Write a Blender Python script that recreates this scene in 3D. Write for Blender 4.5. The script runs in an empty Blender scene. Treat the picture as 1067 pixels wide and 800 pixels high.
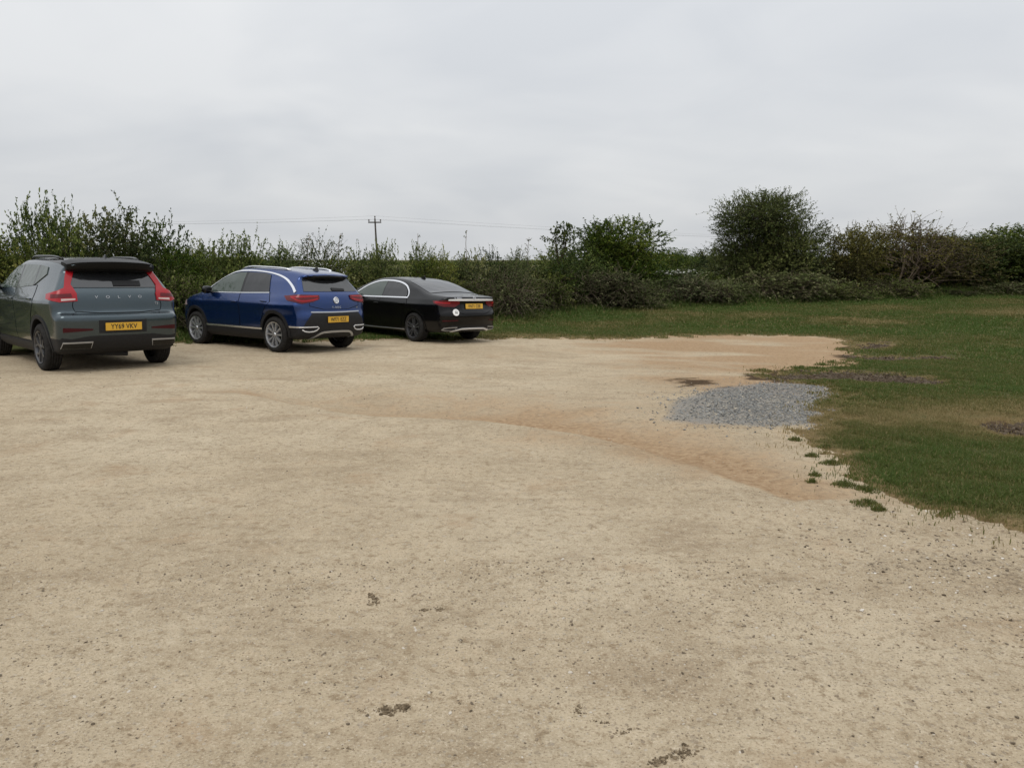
import bpy, bmesh, math, random
import numpy as np
from mathutils import Vector, Matrix
from mathutils.geometry import delaunay_2d_cdt

random.seed(5)
SC = bpy.context.scene
COL = SC.collection
R = math.radians

# ------------------------------------------------------------------ helpers
def link(o, parent=None):
    COL.objects.link(o)
    if parent is not None:
        o.parent = parent
    return o

def np_mesh(name, verts, faces=None, quads=None, tris=None, mats=(), smooth=False, tint=None, midx=None, attr='tint'):
    """mesh from numpy arrays; quads (n,4) and tris (n,3) may be mixed"""
    me = bpy.data.meshes.new(name)
    verts = np.asarray(verts, np.float32)
    parts, sizes = [], []
    if quads is not None and len(quads):
        quads = np.asarray(quads, np.int32); parts.append(quads.ravel()); sizes.append(np.full(len(quads), 4, np.int32))
    if tris is not None and len(tris):
        tris = np.asarray(tris, np.int32); parts.append(tris.ravel()); sizes.append(np.full(len(tris), 3, np.int32))
    loops = np.concatenate(parts); size = np.concatenate(sizes)
    me.vertices.add(len(verts)); me.vertices.foreach_set('co', verts.ravel())
    me.loops.add(len(loops)); me.loops.foreach_set('vertex_index', loops)
    me.polygons.add(len(size))
    start = np.zeros(len(size), np.int32); start[1:] = np.cumsum(size)[:-1]
    me.polygons.foreach_set('loop_start', start)
    me.polygons.foreach_set('loop_total', size)
    if midx is not None:
        me.polygons.foreach_set('material_index', np.asarray(midx, np.int32))
    me.polygons.foreach_set('use_smooth', np.full(len(size), bool(smooth)))
    me.update(calc_edges=True)
    me.validate()
    for m in mats:
        me.materials.append(m)
    if tint is not None:
        t = np.asarray(tint, np.float32)
        if t.ndim == 1:
            t = np.stack([t, t, t], 1)
        if t.shape[1] == 3:
            t = np.concatenate([t, np.ones((len(t), 1), np.float32)], 1)
        a = me.color_attributes.new(attr, 'FLOAT_COLOR', 'POINT')
        a.data.foreach_set('color', t.ravel())
    return me

def mk(name, me, parent=None):
    return link(bpy.data.objects.new(name, me), parent)

def empty(name, loc=(0, 0, 0), rz=0.0):
    o = bpy.data.objects.new(name, None)
    o.empty_display_size = 0.2
    link(o)
    o.location = loc
    o.rotation_euler = (0, 0, rz)
    return o

def tag(o, label=None, cat=None, group=None, kind=None):
    if label: o['label'] = label
    if cat: o['category'] = cat
    if group: o['group'] = group
    if kind: o['kind'] = kind
    return o

def bm_obj(name, bm, mats, parent=None, smooth=True, sharp=40):
    me = bpy.data.meshes.new(name)
    bmesh.ops.recalc_face_normals(bm, faces=bm.faces[:])
    bm.to_mesh(me); bm.free()
    for m in (mats if isinstance(mats, (list, tuple)) else [mats]):
        me.materials.append(m)
    me.polygons.foreach_set('use_smooth', np.full(len(me.polygons), smooth))
    if smooth:
        me.set_sharp_from_angle(angle=R(sharp))
    return mk(name, me, parent)

class Mesh:
    """collects numpy pieces into one mesh"""
    def __init__(s):
        s.v, s.q, s.t, s.c, s.n = [], [], [], [], 0
    def add(s, v, q=None, t=None, c=None):
        v = np.asarray(v, float)
        s.v.append(v)
        if q is not None and len(q): s.q.append(np.asarray(q) + s.n)
        if t is not None and len(t): s.t.append(np.asarray(t) + s.n)
        s.c.append(np.full(len(v), 0.5) if c is None else np.broadcast_to(np.asarray(c, float), (len(v),)))
        s.n += len(v)
    def build(s, name, mats, smooth=True):
        return np_mesh(name, np.concatenate(s.v), quads=np.concatenate(s.q) if s.q else None,
                       tris=np.concatenate(s.t) if s.t else None, mats=mats, smooth=smooth, tint=np.concatenate(s.c))

def tube(path, rad, sides=5, cap=True):
    """tapered tube along a polyline -> verts, quads, tris"""
    p = np.asarray(path, float); n = len(p)
    rad = np.broadcast_to(np.asarray(rad, float), (n,))
    d = np.gradient(p, axis=0); d /= np.linalg.norm(d, axis=1, keepdims=True) + 1e-9
    ref = np.array([0, 0, 1.0]) if abs(d[0, 2]) < 0.9 else np.array([1.0, 0, 0])
    a = np.cross(d, ref); a /= np.linalg.norm(a, axis=1, keepdims=True) + 1e-9
    b = np.cross(d, a)
    th = np.arange(sides) * 2 * np.pi / sides
    v = p[:, None] + rad[:, None, None] * (np.cos(th)[None, :, None] * a[:, None] + np.sin(th)[None, :, None] * b[:, None])
    v = v.reshape(-1, 3)
    i = np.arange(n - 1)[:, None] * sides; j = np.arange(sides)[None]; k = (j + 1) % sides
    q = np.stack([i + j, i + k, i + sides + k, i + sides + j], -1).reshape(-1, 4)
    t = []
    if cap:
        for base, flip in ((0, True), ((n - 1) * sides, False)):
            for m in range(1, sides - 1):
                f = [base, base + m, base + m + 1]
                t.append(f[::-1] if flip else f)
    return v, q, np.array(t, int).reshape(-1, 3)

# --- cheap tiling value noise in numpy
_rng0 = np.random.default_rng(11)
_NT = _rng0.random((256, 256))
def vnoise(x, y):
    x = np.asarray(x, float); y = np.asarray(y, float)
    xi = np.floor(x).astype(int); yi = np.floor(y).astype(int)
    fx = x - xi; fy = y - yi
    fx = fx * fx * (3 - 2 * fx); fy = fy * fy * (3 - 2 * fy)
    g = lambda a, b: _NT[a & 255, b & 255]
    return (g(xi, yi) * (1 - fx) + g(xi + 1, yi) * fx) * (1 - fy) + (g(xi, yi + 1) * (1 - fx) + g(xi + 1, yi + 1) * fx) * fy
def fbm(x, y, o=4):
    s, a, t = 0, 1.0, 0
    for i in range(o):
        s = s + a * vnoise(x * 2**i + 17.3 * i, y * 2**i + 5.1 * i); t += a; a *= 0.5
    return s / t
def sstep(a, b, x):
    t = np.clip((np.asarray(x, float) - a) / (b - a), 0, 1)
    return t * t * (3 - 2 * t)

# ------------------------------------------------------------------ camera
CAMZ, FPX, HORIZ = 1.65, 820.0, 270.5
PITCH = math.atan((400 - HORIZ) / FPX)

def ground_z(x, y):
    x = np.asarray(x, float); y = np.asarray(y, float)
    s = 0.6 * x + 0.8 * y
    t = s - 5.9
    soft = np.log1p(np.exp(np.clip(t / 0.45, -40, 40))) * 0.45
    z = -0.031 * soft + 0.0105 * np.log1p(np.exp(np.clip((s - 19) / 1.5, -40, 40))) * 1.5 * 1.9
    z = np.where(s > 22, np.maximum(z, -0.031 * 16.1), z)
    near = np.exp(-(x * x + y * y) / 900.0)
    z = z + near * (0.05 * (fbm(x * 0.22 + 3, y * 0.22 + 9, 3) - 0.5))
    return z

def at(px, py, dz=0.0):
    """point of the ground seen at a pixel of the 1067x800 photograph"""
    a = (px - 533.5) / FPX; b = (400 - py) / FPX
    c, s = math.cos(PITCH), math.sin(PITCH)
    d = np.array([a, c + b * s, -s + b * c])
    t = 0.5
    for _ in range(4000):
        p = np.array([0, 0, CAMZ]) + d * t
        g = float(ground_z(p[0], p[1])) + dz
        if p[2] <= g + 1e-3 or t > 300: break
        t += max(0.002, (p[2] - g) * 0.5)
    return np.array([p[0], p[1], g])

def bearing(px, dist):
    """ground position at a distance (m along the view axis) in the direction of a photograph column"""
    x = (px - 533.5) / FPX * dist
    return np.array([x, dist, float(ground_z(x, dist))])
def top_z(py, dist):
    return CAMZ + (HORIZ - py) / FPX * dist

# ------------------------------------------------------------------ materials
def mat(name):
    m = bpy.data.materials.new(name); m.use_nodes = True
    return m, m.node_tree.nodes, m.node_tree.links, m.node_tree.nodes['Principled BSDF']

def simple(name, col, rough=0.5, metal=0.0, coat=0.0, spec=0.5, emit=None, var=0.0, vscale=40, bump=0.0):
    m, n, l, p = mat(name)
    p.inputs['Base Color'].default_value = (*col, 1)
    p.inputs['Roughness'].default_value = rough
    p.inputs['Metallic'].default_value = metal
    p.inputs['Coat Weight'].default_value = coat
    p.inputs['Coat Roughness'].default_value = 0.04
    p.inputs['Specular IOR Level'].default_value = spec
    if var or bump:
        tc = n.new('ShaderNodeTexCoord'); ns = n.new('ShaderNodeTexNoise')
        ns.inputs['Scale'].default_value = vscale; ns.inputs['Detail'].default_value = 4
        l.new(tc.outputs['Object'], ns.inputs['Vector'])
        if var:
            r = n.new('ShaderNodeValToRGB')
            r.color_ramp.elements[0].position = 0.3; r.color_ramp.elements[1].position = 0.7
            r.color_ramp.elements[0].color = (*[c * (1 - var) for c in col], 1)
            r.color_ramp.elements[1].color = (*[min(1, c * (1 + var)) for c in col], 1)
            l.new(ns.outputs['Fac'], r.inputs['Fac']); l.new(r.outputs['Color'], p.inputs['Base Color'])
        if bump:
            b = n.new('ShaderNodeBump'); b.inputs['Strength'].default_value = bump; b.inputs['Distance'].default_value = 0.01
            l.new(ns.outputs['Fac'], b.inputs['Height']); l.new(b.outputs['Normal'], p.inputs['Normal'])
    return m

def tint_mat(name, ramp, rough=0.6, spec=0.3, transl=0.0, vary=0.0):
    """colour from the per-piece 'tint' attribute, plus light passing through thin leaves"""
    m, n, l, p = mat(name)
    a = n.new('ShaderNodeAttribute'); a.attribute_name = 'tint'
    r = n.new('ShaderNodeValToRGB'); e = r.color_ramp.elements
    while len(e) < len(ramp): e.new(0.5)
    for i, (pos, c) in enumerate(ramp):
        e[i].position = pos; e[i].color = (*c, 1)
    sep = n.new('ShaderNodeSeparateColor'); l.new(a.outputs['Color'], sep.inputs['Color'])
    l.new(sep.outputs['Red'], r.inputs['Fac'])
    src = r.outputs['Color']
    if vary:   # every plant has its own shade of leaf
        oi = n.new('ShaderNodeObjectInfo'); hs = n.new('ShaderNodeHueSaturation')
        for sock, lo, hi, ml in (('Value', 1 - vary, 1 + vary, 1.0), ('Hue', 0.485, 0.512, 7.31), ('Saturation', 0.85, 1.15, 3.77)):
            k = n.new('ShaderNodeMath'); k.operation = 'MULTIPLY'; k.inputs[1].default_value = ml; l.new(oi.outputs['Random'], k.inputs[0])
            f = n.new('ShaderNodeMath'); f.operation = 'FRACT'; l.new(k.outputs[0], f.inputs[0])
            g = n.new('ShaderNodeMath'); g.operation = 'MULTIPLY_ADD'; g.inputs[1].default_value = hi - lo; g.inputs[2].default_value = lo; l.new(f.outputs[0], g.inputs[0])
            l.new(g.outputs[0], hs.inputs[sock])
        l.new(src, hs.inputs['Color']); src = hs.outputs['Color']
    l.new(src, p.inputs['Base Color'])
    p.inputs['Roughness'].default_value = rough
    p.inputs['Specular IOR Level'].default_value = spec
    if transl:
        t = n.new('ShaderNodeBsdfTranslucent'); mx = n.new('ShaderNodeMixShader'); mx.inputs[0].default_value = transl
        l.new(src, t.inputs['Color'])
        l.new(p.outputs[0], mx.inputs[1]); l.new(t.outputs[0], mx.inputs[2])
        l.new(mx.outputs[0], n['Material Output'].inputs['Surface'])
    return m
# ------------------------------------------------------------------ cars: a distance-field body meshed by surface nets, panels laid on it
def chaikin(p, it=2):
    p = np.asarray(p, float)
    for _ in range(it):
        q = np.roll(p, -1, 0)
        p = np.stack([0.75 * p + 0.25 * q, 0.25 * p + 0.75 * q], 1).reshape(-1, 2)
    return p

def poly_sdf(P, x, y):
    A = P; B = np.roll(P, -1, 0)
    best = np.full(x.shape, 1e9); inside = np.zeros(x.shape, bool)
    for a, b in zip(A, B):
        e = b - a; wx = x - a[0]; wy = y - a[1]
        t = np.clip((wx * e[0] + wy * e[1]) / (e @ e + 1e-12), 0, 1)
        best = np.minimum(best, (wx - e[0] * t) ** 2 + (wy - e[1] * t) ** 2)
        if a[1] != b[1]:
            c = ((a[1] > y) != (b[1] > y)) & (x < (b[0] - a[0]) * (y - a[1]) / (b[1] - a[1]) + a[0])
            inside ^= c
    d = np.sqrt(best)
    return np.where(inside, -d, d)

def smooth_tab(tab, lo, hi, n=400, k=15):
    t = np.array(tab, float); xs = np.linspace(lo, hi, n)
    v = np.interp(xs, t[:, 0], t[:, 1])
    ker = np.hanning(k + 2)[1:-1]; ker /= ker.sum()
    v = np.convolve(np.pad(v, k // 2, mode='edge'), ker, mode='valid')
    return xs, v

class Car:
    def __init__(s, prof, wz, plan, gh, belt, wb, wr, arch, bow=(0.13, 0.25), rnd=0.07, haunch=0.02, corner=0.08):
        s.P = chaikin(prof, 2); s.wb = wb; s.wr = wr; s.arch = arch; s.belt = belt; s.bow = bow; s.rnd = rnd; s.haunch = haunch; s.corner = corner
        s.y0, s.y1 = s.P[:, 0].min() - 0.5, s.P[:, 0].max() + 0.6
        s.gy = np.arange(s.y0, s.y1, 0.01); s.gz = np.arange(-0.1, 2.0, 0.01)
        Y, Z = np.meshgrid(s.gy, s.gz, indexing='ij')
        s.img = poly_sdf(s.P, Y, Z)
        s.wzx, s.wzv = smooth_tab(wz, 0, 2, 400, 7)
        s.plx, s.plv = smooth_tab(plan, -3, 3, 600, 31)
        s.ghx, s.ghv = smooth_tab(gh, -3, 3, 600, 41)
    def prof(s, y, z):
        u = np.clip((y - s.y0) / 0.01, 0, len(s.gy) - 2.001); v = np.clip((z + 0.1) / 0.01, 0, len(s.gz) - 2.001)
        i = u.astype(int); j = v.astype(int); fu = u - i; fv = v - j; I = s.img
        return (I[i, j] * (1 - fu) + I[i + 1, j] * fu) * (1 - fv) + (I[i, j + 1] * (1 - fu) + I[i + 1, j + 1] * fu) * fv
    def f(s, p, holes=False):
        x, y, z = p[..., 0], p[..., 1], p[..., 2]
        w = np.interp(z, s.wzx, s.wzv) - np.interp(y, s.plx, s.plv)
        w = w - np.interp(y, s.ghx, s.ghv) * np.clip((z - s.belt) / 0.5, 0, 1.2)
        hz = s.belt - 0.19
        w = w + s.haunch * np.exp(-((y + s.wb) / 0.42) ** 2 - ((z - hz) / 0.15) ** 2)
        w = w + s.haunch * 0.7 * np.exp(-((y - s.wb) / 0.42) ** 2 - ((z - hz + 0.02) / 0.15) ** 2)
        xx = (x / 0.9) ** 2
        ye = y - s.bow[0] * xx * sstep(-0.7, -2.0, y) + s.bow[1] * xx * sstep(0.9, 2.2, y)
        # the roof is cambered across the car
        ze = z + 0.05 * xx * sstep(s.belt, s.belt + 0.35, z) + 0.035 * xx * sstep(0.9, 1.3, y) 
        a = s.prof(ye, ze); b = (np.abs(x) - w) * 0.93
        r = s.rnd + s.corner * (sstep(-1.35, -2.0, y) + sstep(1.4, 2.0, y)) * (1 - sstep(s.belt - 0.12, s.belt + 0.12, z)) * sstep(0.3, 0.5, z)
        d = np.minimum(np.maximum(a + r, b + r), 0) + np.hypot(np.maximum(a + r, 0), np.maximum(b + r, 0)) - r
        if holes:
            for wy in (-s.wb, s.wb):
                c = np.hypot(y - wy, z - s.wr) - s.arch
                d = np.maximum(d, -np.maximum(c, 0.55 - np.abs(x)))
        return d
    def grad(s, p, h=0.012):
        g = np.zeros_like(p)
        for k in range(3):
            e = np.zeros(3); e[k] = h
            g[..., k] = s.f(p + e) - s.f(p - e)
        return g / (np.linalg.norm(g, axis=-1, keepdims=True) + 1e-9)
    def body(s, name, mats, parent, h=0.026, zlow=0.22):
        xs = np.arange(-1.05, 1.06, h); ys = np.arange(s.P[:, 0].min() - 0.06, s.P[:, 0].max() + 0.06, h); zs = np.arange(0.08, s.P[:, 1].max() + 0.06, h)
        G = np.stack(np.meshgrid(xs, ys, zs, indexing='ij'), -1)
        V = s.f(G, True)
        c = V < 0
        nx, ny, nz = V.shape
        cnt = np.zeros((nx - 1, ny - 1, nz - 1)); acc = np.zeros((nx - 1, ny - 1, nz - 1, 3))
        for ax in range(3):
            sl0 = [slice(None)] * 3; sl1 = [slice(None)] * 3
            sl0[ax] = slice(0, -1); sl1[ax] = slice(1, None)
            a, b = V[tuple(sl0)], V[tuple(sl1)]
            cr = (a < 0) != (b < 0)
            t = np.where(cr, a / np.where(cr, a - b, 1), 0)
            P = G[tuple(sl0)] + t[..., None] * (G[tuple(sl1)] - G[tuple(sl0)])
            o = [k for k in range(3) if k != ax]
            for i in (0, 1):
                for j in (0, 1):
                    ss = [None] * 3; ss[ax] = slice(None)
                    ss[o[0]] = slice(i, cr.shape[o[0]] - 1 + i); ss[o[1]] = slice(j, cr.shape[o[1]] - 1 + j)
                    m = cr[tuple(ss)]
                    cnt += m; acc += np.where(m[..., None], P[tuple(ss)], 0)
        act = cnt > 0
        vid = np.full(act.shape, -1); vid[act] = np.arange(act.sum())
        verts = acc[act] / cnt[act][:, None]
        quads = []
        for ax in range(3):
            o1, o2 = (ax + 1) % 3, (ax + 2) % 3
            sl0 = [slice(1, -1)] * 3; sl1 = [slice(1, -1)] * 3
            sl0[ax] = slice(0, -1); sl1[ax] = slice(1, None)
            a, b = c[tuple(sl0)], c[tuple(sl1)]
            def cell(d1, d2):
                ss = [None] * 3; ss[ax] = slice(None)
                ss[o1] = slice(1 + d1, vid.shape[o1] + d1); ss[o2] = slice(1 + d2, vid.shape[o2] + d2)
                return vid[tuple(ss)]
            q = np.stack([cell(-1, -1), cell(0, -1), cell(0, 0), cell(-1, 0)], -1)
            quads.append(q[a & ~b]); quads.append(q[b & ~a][:, ::-1])
        quads = np.concatenate(quads)
        # settle the vertices onto the surface
        inarch = np.zeros(len(verts), bool)
        for wy in (-s.wb, s.wb):
            cc = np.hypot(verts[:, 1] - wy, verts[:, 2] - s.wr)
            inarch |= (cc < s.arch + 0.02) & (np.abs(verts[:, 0]) > 0.5)
        for _ in range(3):
            d = s.f(verts); g = s.grad(verts)
            verts = np.where(inarch[:, None] | (np.abs(d) > 0.03)[:, None], verts, verts - d[:, None] * g)
        fz = verts[quads][:, :, 2].mean(1); fa = inarch[quads].sum(1) >= 2
        me = np_mesh(name, verts, quads=quads, mats=mats, smooth=True, midx=np.where(fa | (fz < zlow), 1, 0))
        me.set_sharp_from_angle(angle=R(50))
        return mk(name, me, parent)
    def hit(s, pts, d, back=4.0):
        d = np.asarray(d, float); d = d / np.linalg.norm(d)
        p = np.asarray(pts, float); p = p - (p @ d)[:, None] * d - back * d
        t = np.zeros(len(p)); bt = np.zeros(len(p)); bf = np.full(len(p), 1e9)
        for _ in range(90):
            f = s.f(p + t[:, None] * d)
            m = f < bf; bt = np.where(m, t, bt); bf = np.where(m, f, bf)
            t = t + np.where(np.abs(f) < 2e-4, 0, f * 0.85)
            t = np.minimum(t, back + 1.0)
        ok = bf < 0.02
        q = p + np.where(ok, np.where(np.abs(s.f(p + t[:, None] * d)) < 0.01, t, bt), bt)[:, None] * d
        for _ in range(3):
            q = q - s.f(q)[:, None] * s.grad(q)
        return q
    def patch(s, name, pts3, d, m, parent, off=0.004, thick=0.02, res=0.045, smooth_poly=0, mirror=False, holes=()):
        """a panel: an outline (3-D points, seen along d) filled, laid on the body, given thickness"""
        d = np.asarray(d, float); d = d / np.linalg.norm(d)
        ref = np.array([0, 0, 1.0]) if abs(d[2]) < 0.9 else np.array([0, 1.0, 0])
        a = np.cross(d, ref); a /= np.linalg.norm(a); b = np.cross(a, d)
        pts3 = np.asarray(pts3, float)
        P2 = np.stack([pts3 @ a, pts3 @ b], 1)
        def resample(P):
            if smooth_poly: P = chaikin(P, smooth_poly)
            out = []
            for i in range(len(P)):
                e = P[(i + 1) % len(P)] - P[i]; n = max(1, int(np.hypot(*e) / res))
                out += [P[i] + e * k / n for k in range(n)]
            return np.array(out)
        P2 = resample(P2); n0 = len(P2)
        lo, hi = P2.min(0), P2.max(0)
        gx, gy = np.meshgrid(np.arange(lo[0], hi[0], res), np.arange(lo[1], hi[1], res))
        I2 = np.stack([gx.ravel(), gy.ravel()], 1)
        sd = poly_sdf(P2, I2[:, 0], I2[:, 1]); I2 = I2[sd < -0.35 * res]
        allp = np.concatenate([P2, I2])
        res_ = delaunay_2d_cdt([Vector(p) for p in allp], [], [list(range(n0))], 1, 1e-6)
        v2 = np.array([tuple(v) for v in res_[0]]); tris = [f for f in res_[2]]
        P3 = v2[:, :1] * a + v2[:, 1:] * b
        q = s.hit(P3, d)
        g = s.grad(q)
        top = q + g * off; bot = q + g * (off - thick)
        nv = len(q); ed = {}
        T = []
        for f in tris:
            f = list(f)
            for k in range(1, len(f) - 1): T.append((f[0], f[k], f[k + 1]))
            for k in range(len(f)):
                e = (f[k], f[(k + 1) % len(f)]); ed[e] = ed.get(e, 0) + 1
        T = np.array(T)
        # orient
        fn = np.cross(top[T[:, 1]] - top[T[:, 0]], top[T[:, 2]] - top[T[:, 0]])
        flip = (fn * g[T[:, 0]]).sum(1).sum() < 0
        border = [e for e in ed if (e[1], e[0]) not in ed]
        Q = [(e[1], e[0], e[0] + nv, e[1] + nv) for e in border]
        if flip:
            T = T[:, ::-1]; Q = [q_[::-1] for q_ in Q]
        vv = np.concatenate([top, bot])
        me = np_mesh(name, vv, quads=np.array(Q), tris=T, mats=[m], smooth=True)
        me.set_sharp_from_angle(angle=R(35))
        o = mk(name, me, parent)
        if mirror:
            v3 = vv.copy(); v3[:, 0] *= -1
            me2 = np_mesh(name, v3, quads=np.array(Q)[:, ::-1], tris=T[:, ::-1], mats=[m], smooth=True)
            me2.set_sharp_from_angle(angle=R(35))
            o2 = mk(name, me2, mirror if isinstance(mirror, bpy.types.Object) else parent)
            return o, o2
        return o
    def strip(s, name, path3, w, d, m, parent, off=0.008, thick=0.02, mirror=False, res=0.04, smooth_path=2):
        d = np.asarray(d, float); d = d / np.linalg.norm(d)
        ref = np.array([0, 0, 1.0]) if abs(d[2]) < 0.9 else np.array([0, 1.0, 0])
        a = np.cross(d, ref); a /= np.linalg.norm(a); b = np.cross(a, d)
        p = np.asarray(path3, float); P2 = np.stack([p @ a, p @ b], 1)
        for _ in range(smooth_path):
            q = [P2[0]]
            for i in range(len(P2) - 1):
                q += [0.75 * P2[i] + 0.25 * P2[i + 1], 0.25 * P2[i] + 0.75 * P2[i + 1]]
            P2 = np.array(q + [P2[-1]])
        t = np.gradient(P2, axis=0); t /= np.linalg.norm(t, axis=1, keepdims=True) + 1e-9
        n = np.stack([-t[:, 1], t[:, 0]], 1)
        w = np.broadcast_to(np.asarray(w, float), (len(P2),)) if np.ndim(w) == 0 else np.interp(np.linspace(0, 1, len(P2)), np.linspace(0, 1, len(w)), w)
        poly = np.concatenate([P2 + n * w[:, None] / 2, (P2 - n * w[:, None] / 2)[::-1]])
        return s.patch(name, poly[:, :1] * a + poly[:, 1:] * b, d, m, parent, off, thick, res, 0, mirror)
    def place(s, x, z, off=0.0, d=(0, 1, 0)):
        """matrix of a flat thing fixed to the tail at (x, z): local x to the right, y up, z outwards"""
        q = s.hit(np.array([[x, 0, z]]), d)
        g = s.grad(q, 0.04)[0]; q = q[0] + g * off
        up = np.array([0, 0, 1.0]); r = np.cross(up, g); r /= np.linalg.norm(r); u = np.cross(g, r)
        return Matrix(((r[0], u[0], g[0], q[0]), (r[1], u[1], g[1], q[1]), (r[2], u[2], g[2], q[2]), (0, 0, 0, 1)))

def flat_box(name, w, h, t, m, parent, M, bev=0.006):
    bm = bmesh.new(); bmesh.ops.create_cube(bm, size=1)
    for v in bm.verts: v.co = (v.co.x * w, v.co.y * h, (v.co.z + 0.5) * t)
    if bev: bmesh.ops.bevel(bm, geom=bm.edges[:], offset=min(bev, t * 0.45), segments=2, affect='EDGES')
    for v in bm.verts: v.co = M @ v.co
    return bm_obj(name, bm, m, parent)

def lettering(name, text, size, m, parent, M, spacing=1.0, depth=0.002, squash=1.0, bold=0.0):
    cu = bpy.data.curves.new(name, 'FONT'); cu.body = text; cu.size = size
    cu.align_x = 'CENTER'; cu.align_y = 'CENTER'; cu.extrude = depth; cu.space_character = spacing; cu.offset = bold
    tmp = bpy.data.objects.new(name + '_tmp', cu); COL.objects.link(tmp)
    dg = bpy.context.evaluated_depsgraph_get()
    me = bpy.data.meshes.new_from_object(tmp.evaluated_get(dg))
    bpy.data.objects.remove(tmp)
    me.transform(M @ Matrix.Diagonal((squash, 1, 1, 1)))
    me.materials.clear(); me.materials.append(m); me.name = name
    return mk(name, me, parent)

def lathe(profile, seg=48):
    """profile (x, r) turned about the x axis"""
    p = np.asarray(profile, float); n = len(p)
    th = np.arange(seg) * 2 * np.pi / seg
    v = np.stack([np.repeat(p[:, 0][:, None], seg, 1), p[:, 1][:, None] * np.cos(th), p[:, 1][:, None] * np.sin(th)], -1).reshape(-1, 3)
    i = np.arange(n - 1)[:, None] * seg; j = np.arange(seg)[None]; k = (j + 1) % seg
    return v, np.stack([i + j, i + k, i + seg + k, i + seg + j], -1).reshape(-1, 4)

def spoke_prism(r0, r1, a0, a1, w0, w1, x0, x1, depth):
    """one spoke from radius r0 (angle a0) to r1 (angle a1); face at x0 -> x1, tapering"""
    c0 = np.array([math.cos(a0), math.sin(a0)]) * r0; c1 = np.array([math.cos(a1), math.sin(a1)]) * r1
    t = (c1 - c0) / np.linalg.norm(c1 - c0); n = np.array([-t[1], t[0]])
    v = []
    for c, w, x in ((c0, w0, x0), (c1, w1, x1)):
        for sgn in (-1, 1):
            p = c + n * sgn * w / 2; v.append((x, p[0], p[1]))
        for sgn in (-1, 1):
            p = c + n * sgn * w / 2 * 1.25; v.append((x - depth, p[0], p[1]))
    q = [(0, 1, 5, 4), (0, 4, 6, 2), (1, 3, 7, 5), (2, 6, 7, 3), (0, 2, 3, 1), (4, 5, 7, 6)]
    return np.array(v), np.array(q)

def wheel(parent, x, y, r, rim_r, w, style, M, steer=0.0):
    """wheel part (brake disc and hub) with tyre and rim as its own pieces; outer face to +x, mirrored for the other side"""
    sgn = 1 if x > 0 else -1
    h = w / 2
    def fix(v):
        v = np.array(v); v[:, 0] *= sgn
        c, s = math.cos(steer), math.sin(steer)
        vx = v[:, 0] * c - v[:, 1] * s; vy = v[:, 0] * s + v[:, 1] * c
        return np.stack([vx + x, vy + y, v[:, 2] + r], 1)
    g = Mesh(); v, q = lathe([(h - .09, .02), (h - .09, .155), (h - .115, .155), (h - .115, .02)], 32); g.add(fix(v), q)
    v, q = lathe([(h - .02, .001), (h - .022, .05), (h - .09, .065), (h - .13, .06)], 24); g.add(fix(v), q)
    v, q = lathe([(h - .13, .02), (h - .14, rim_r - .02)], 32); g.add(fix(v), q)
    wo = mk('wheel', g.build('wheel', [M['brake']]), parent)
    t = Mesh()
    pr = [(h - .03, rim_r - .012), (h - .004, rim_r + .006), (h + .004, rim_r + (r - rim_r) * .45), (h - .006, r - .03), (h - .022, r - .009), (h - .045, r)]
    for gx in (0.45, 0.15, -0.15, -0.45):   # tread grooves
        c = gx * w / 2
        pr += [(c + .006, r + .001), (c + .005, r - .008), (c - .005, r - .008), (c - .006, r + .001)]
    pr += [(-(h - .045), r), (-(h - .02), r - .012), (-h, rim_r + (r - rim_r) * .5), (-(h - .02), rim_r)]
    v, q = lathe(pr, 64); t.add(fix(v), q)
    mk('tyre', t.build('tyre', [M['tyre']]), wo)
    rm = Mesh()
    v, q = lathe([(h - .006, rim_r - .004), (h + .002, rim_r), (h - .002, rim_r - .014), (h - .03, rim_r - .022), (h - .1, rim_r - .035), (h - .19, rim_r - .03)], 64)
    rm.add(fix(v), q)
    N = 5
    for k in range(N):
        a = 2 * math.pi * k / N + 0.33
        if style == 'five_pair':
            for e in (-1, 1):
                rm.add(*[fix(z) if i == 0 else z for i, z in enumerate(spoke_prism(.035, rim_r - .012, a + e * .42, a + e * .17, .032, .026, h - .02, h - .008, .035))])
        elif style == 'ten':
            for e in (-1, 1):
                rm.add(*[fix(z) if i == 0 else z for i, z in enumerate(spoke_prism(.03, rim_r - .012, a + e * .3, a + e * .30, .026, .034, h - .024, h - .006, .035))])
        else:   # Y-shaped
            rm.add(*[fix(z) if i == 0 else z for i, z in enumerate(spoke_prism(.03, .135, a, a, .05, .045, h - .02, h - .014, .035))])
            for e in (-1, 1):
                rm.add(*[fix(z) if i == 0 else z for i, z in enumerate(spoke_prism(.125, rim_r - .012, a + e * .06, a + e * .33, .03, .026, h - .0145, h - .006, .03))])
    v, q = lathe([(h - .012, .001), (h - .012, .03), (h - .03, .05)], 20); rm.add(fix(v), q)
    mk('rim', rm.build('rim', [M['rim_' + style]], smooth=False), wo)
    return wo

def pipe(name, pts, rad, m, parent, sides=8):
    g = Mesh(); g.add(*tube(pts, rad, sides)); return mk(name, g.build(name, [m]), parent)

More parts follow.
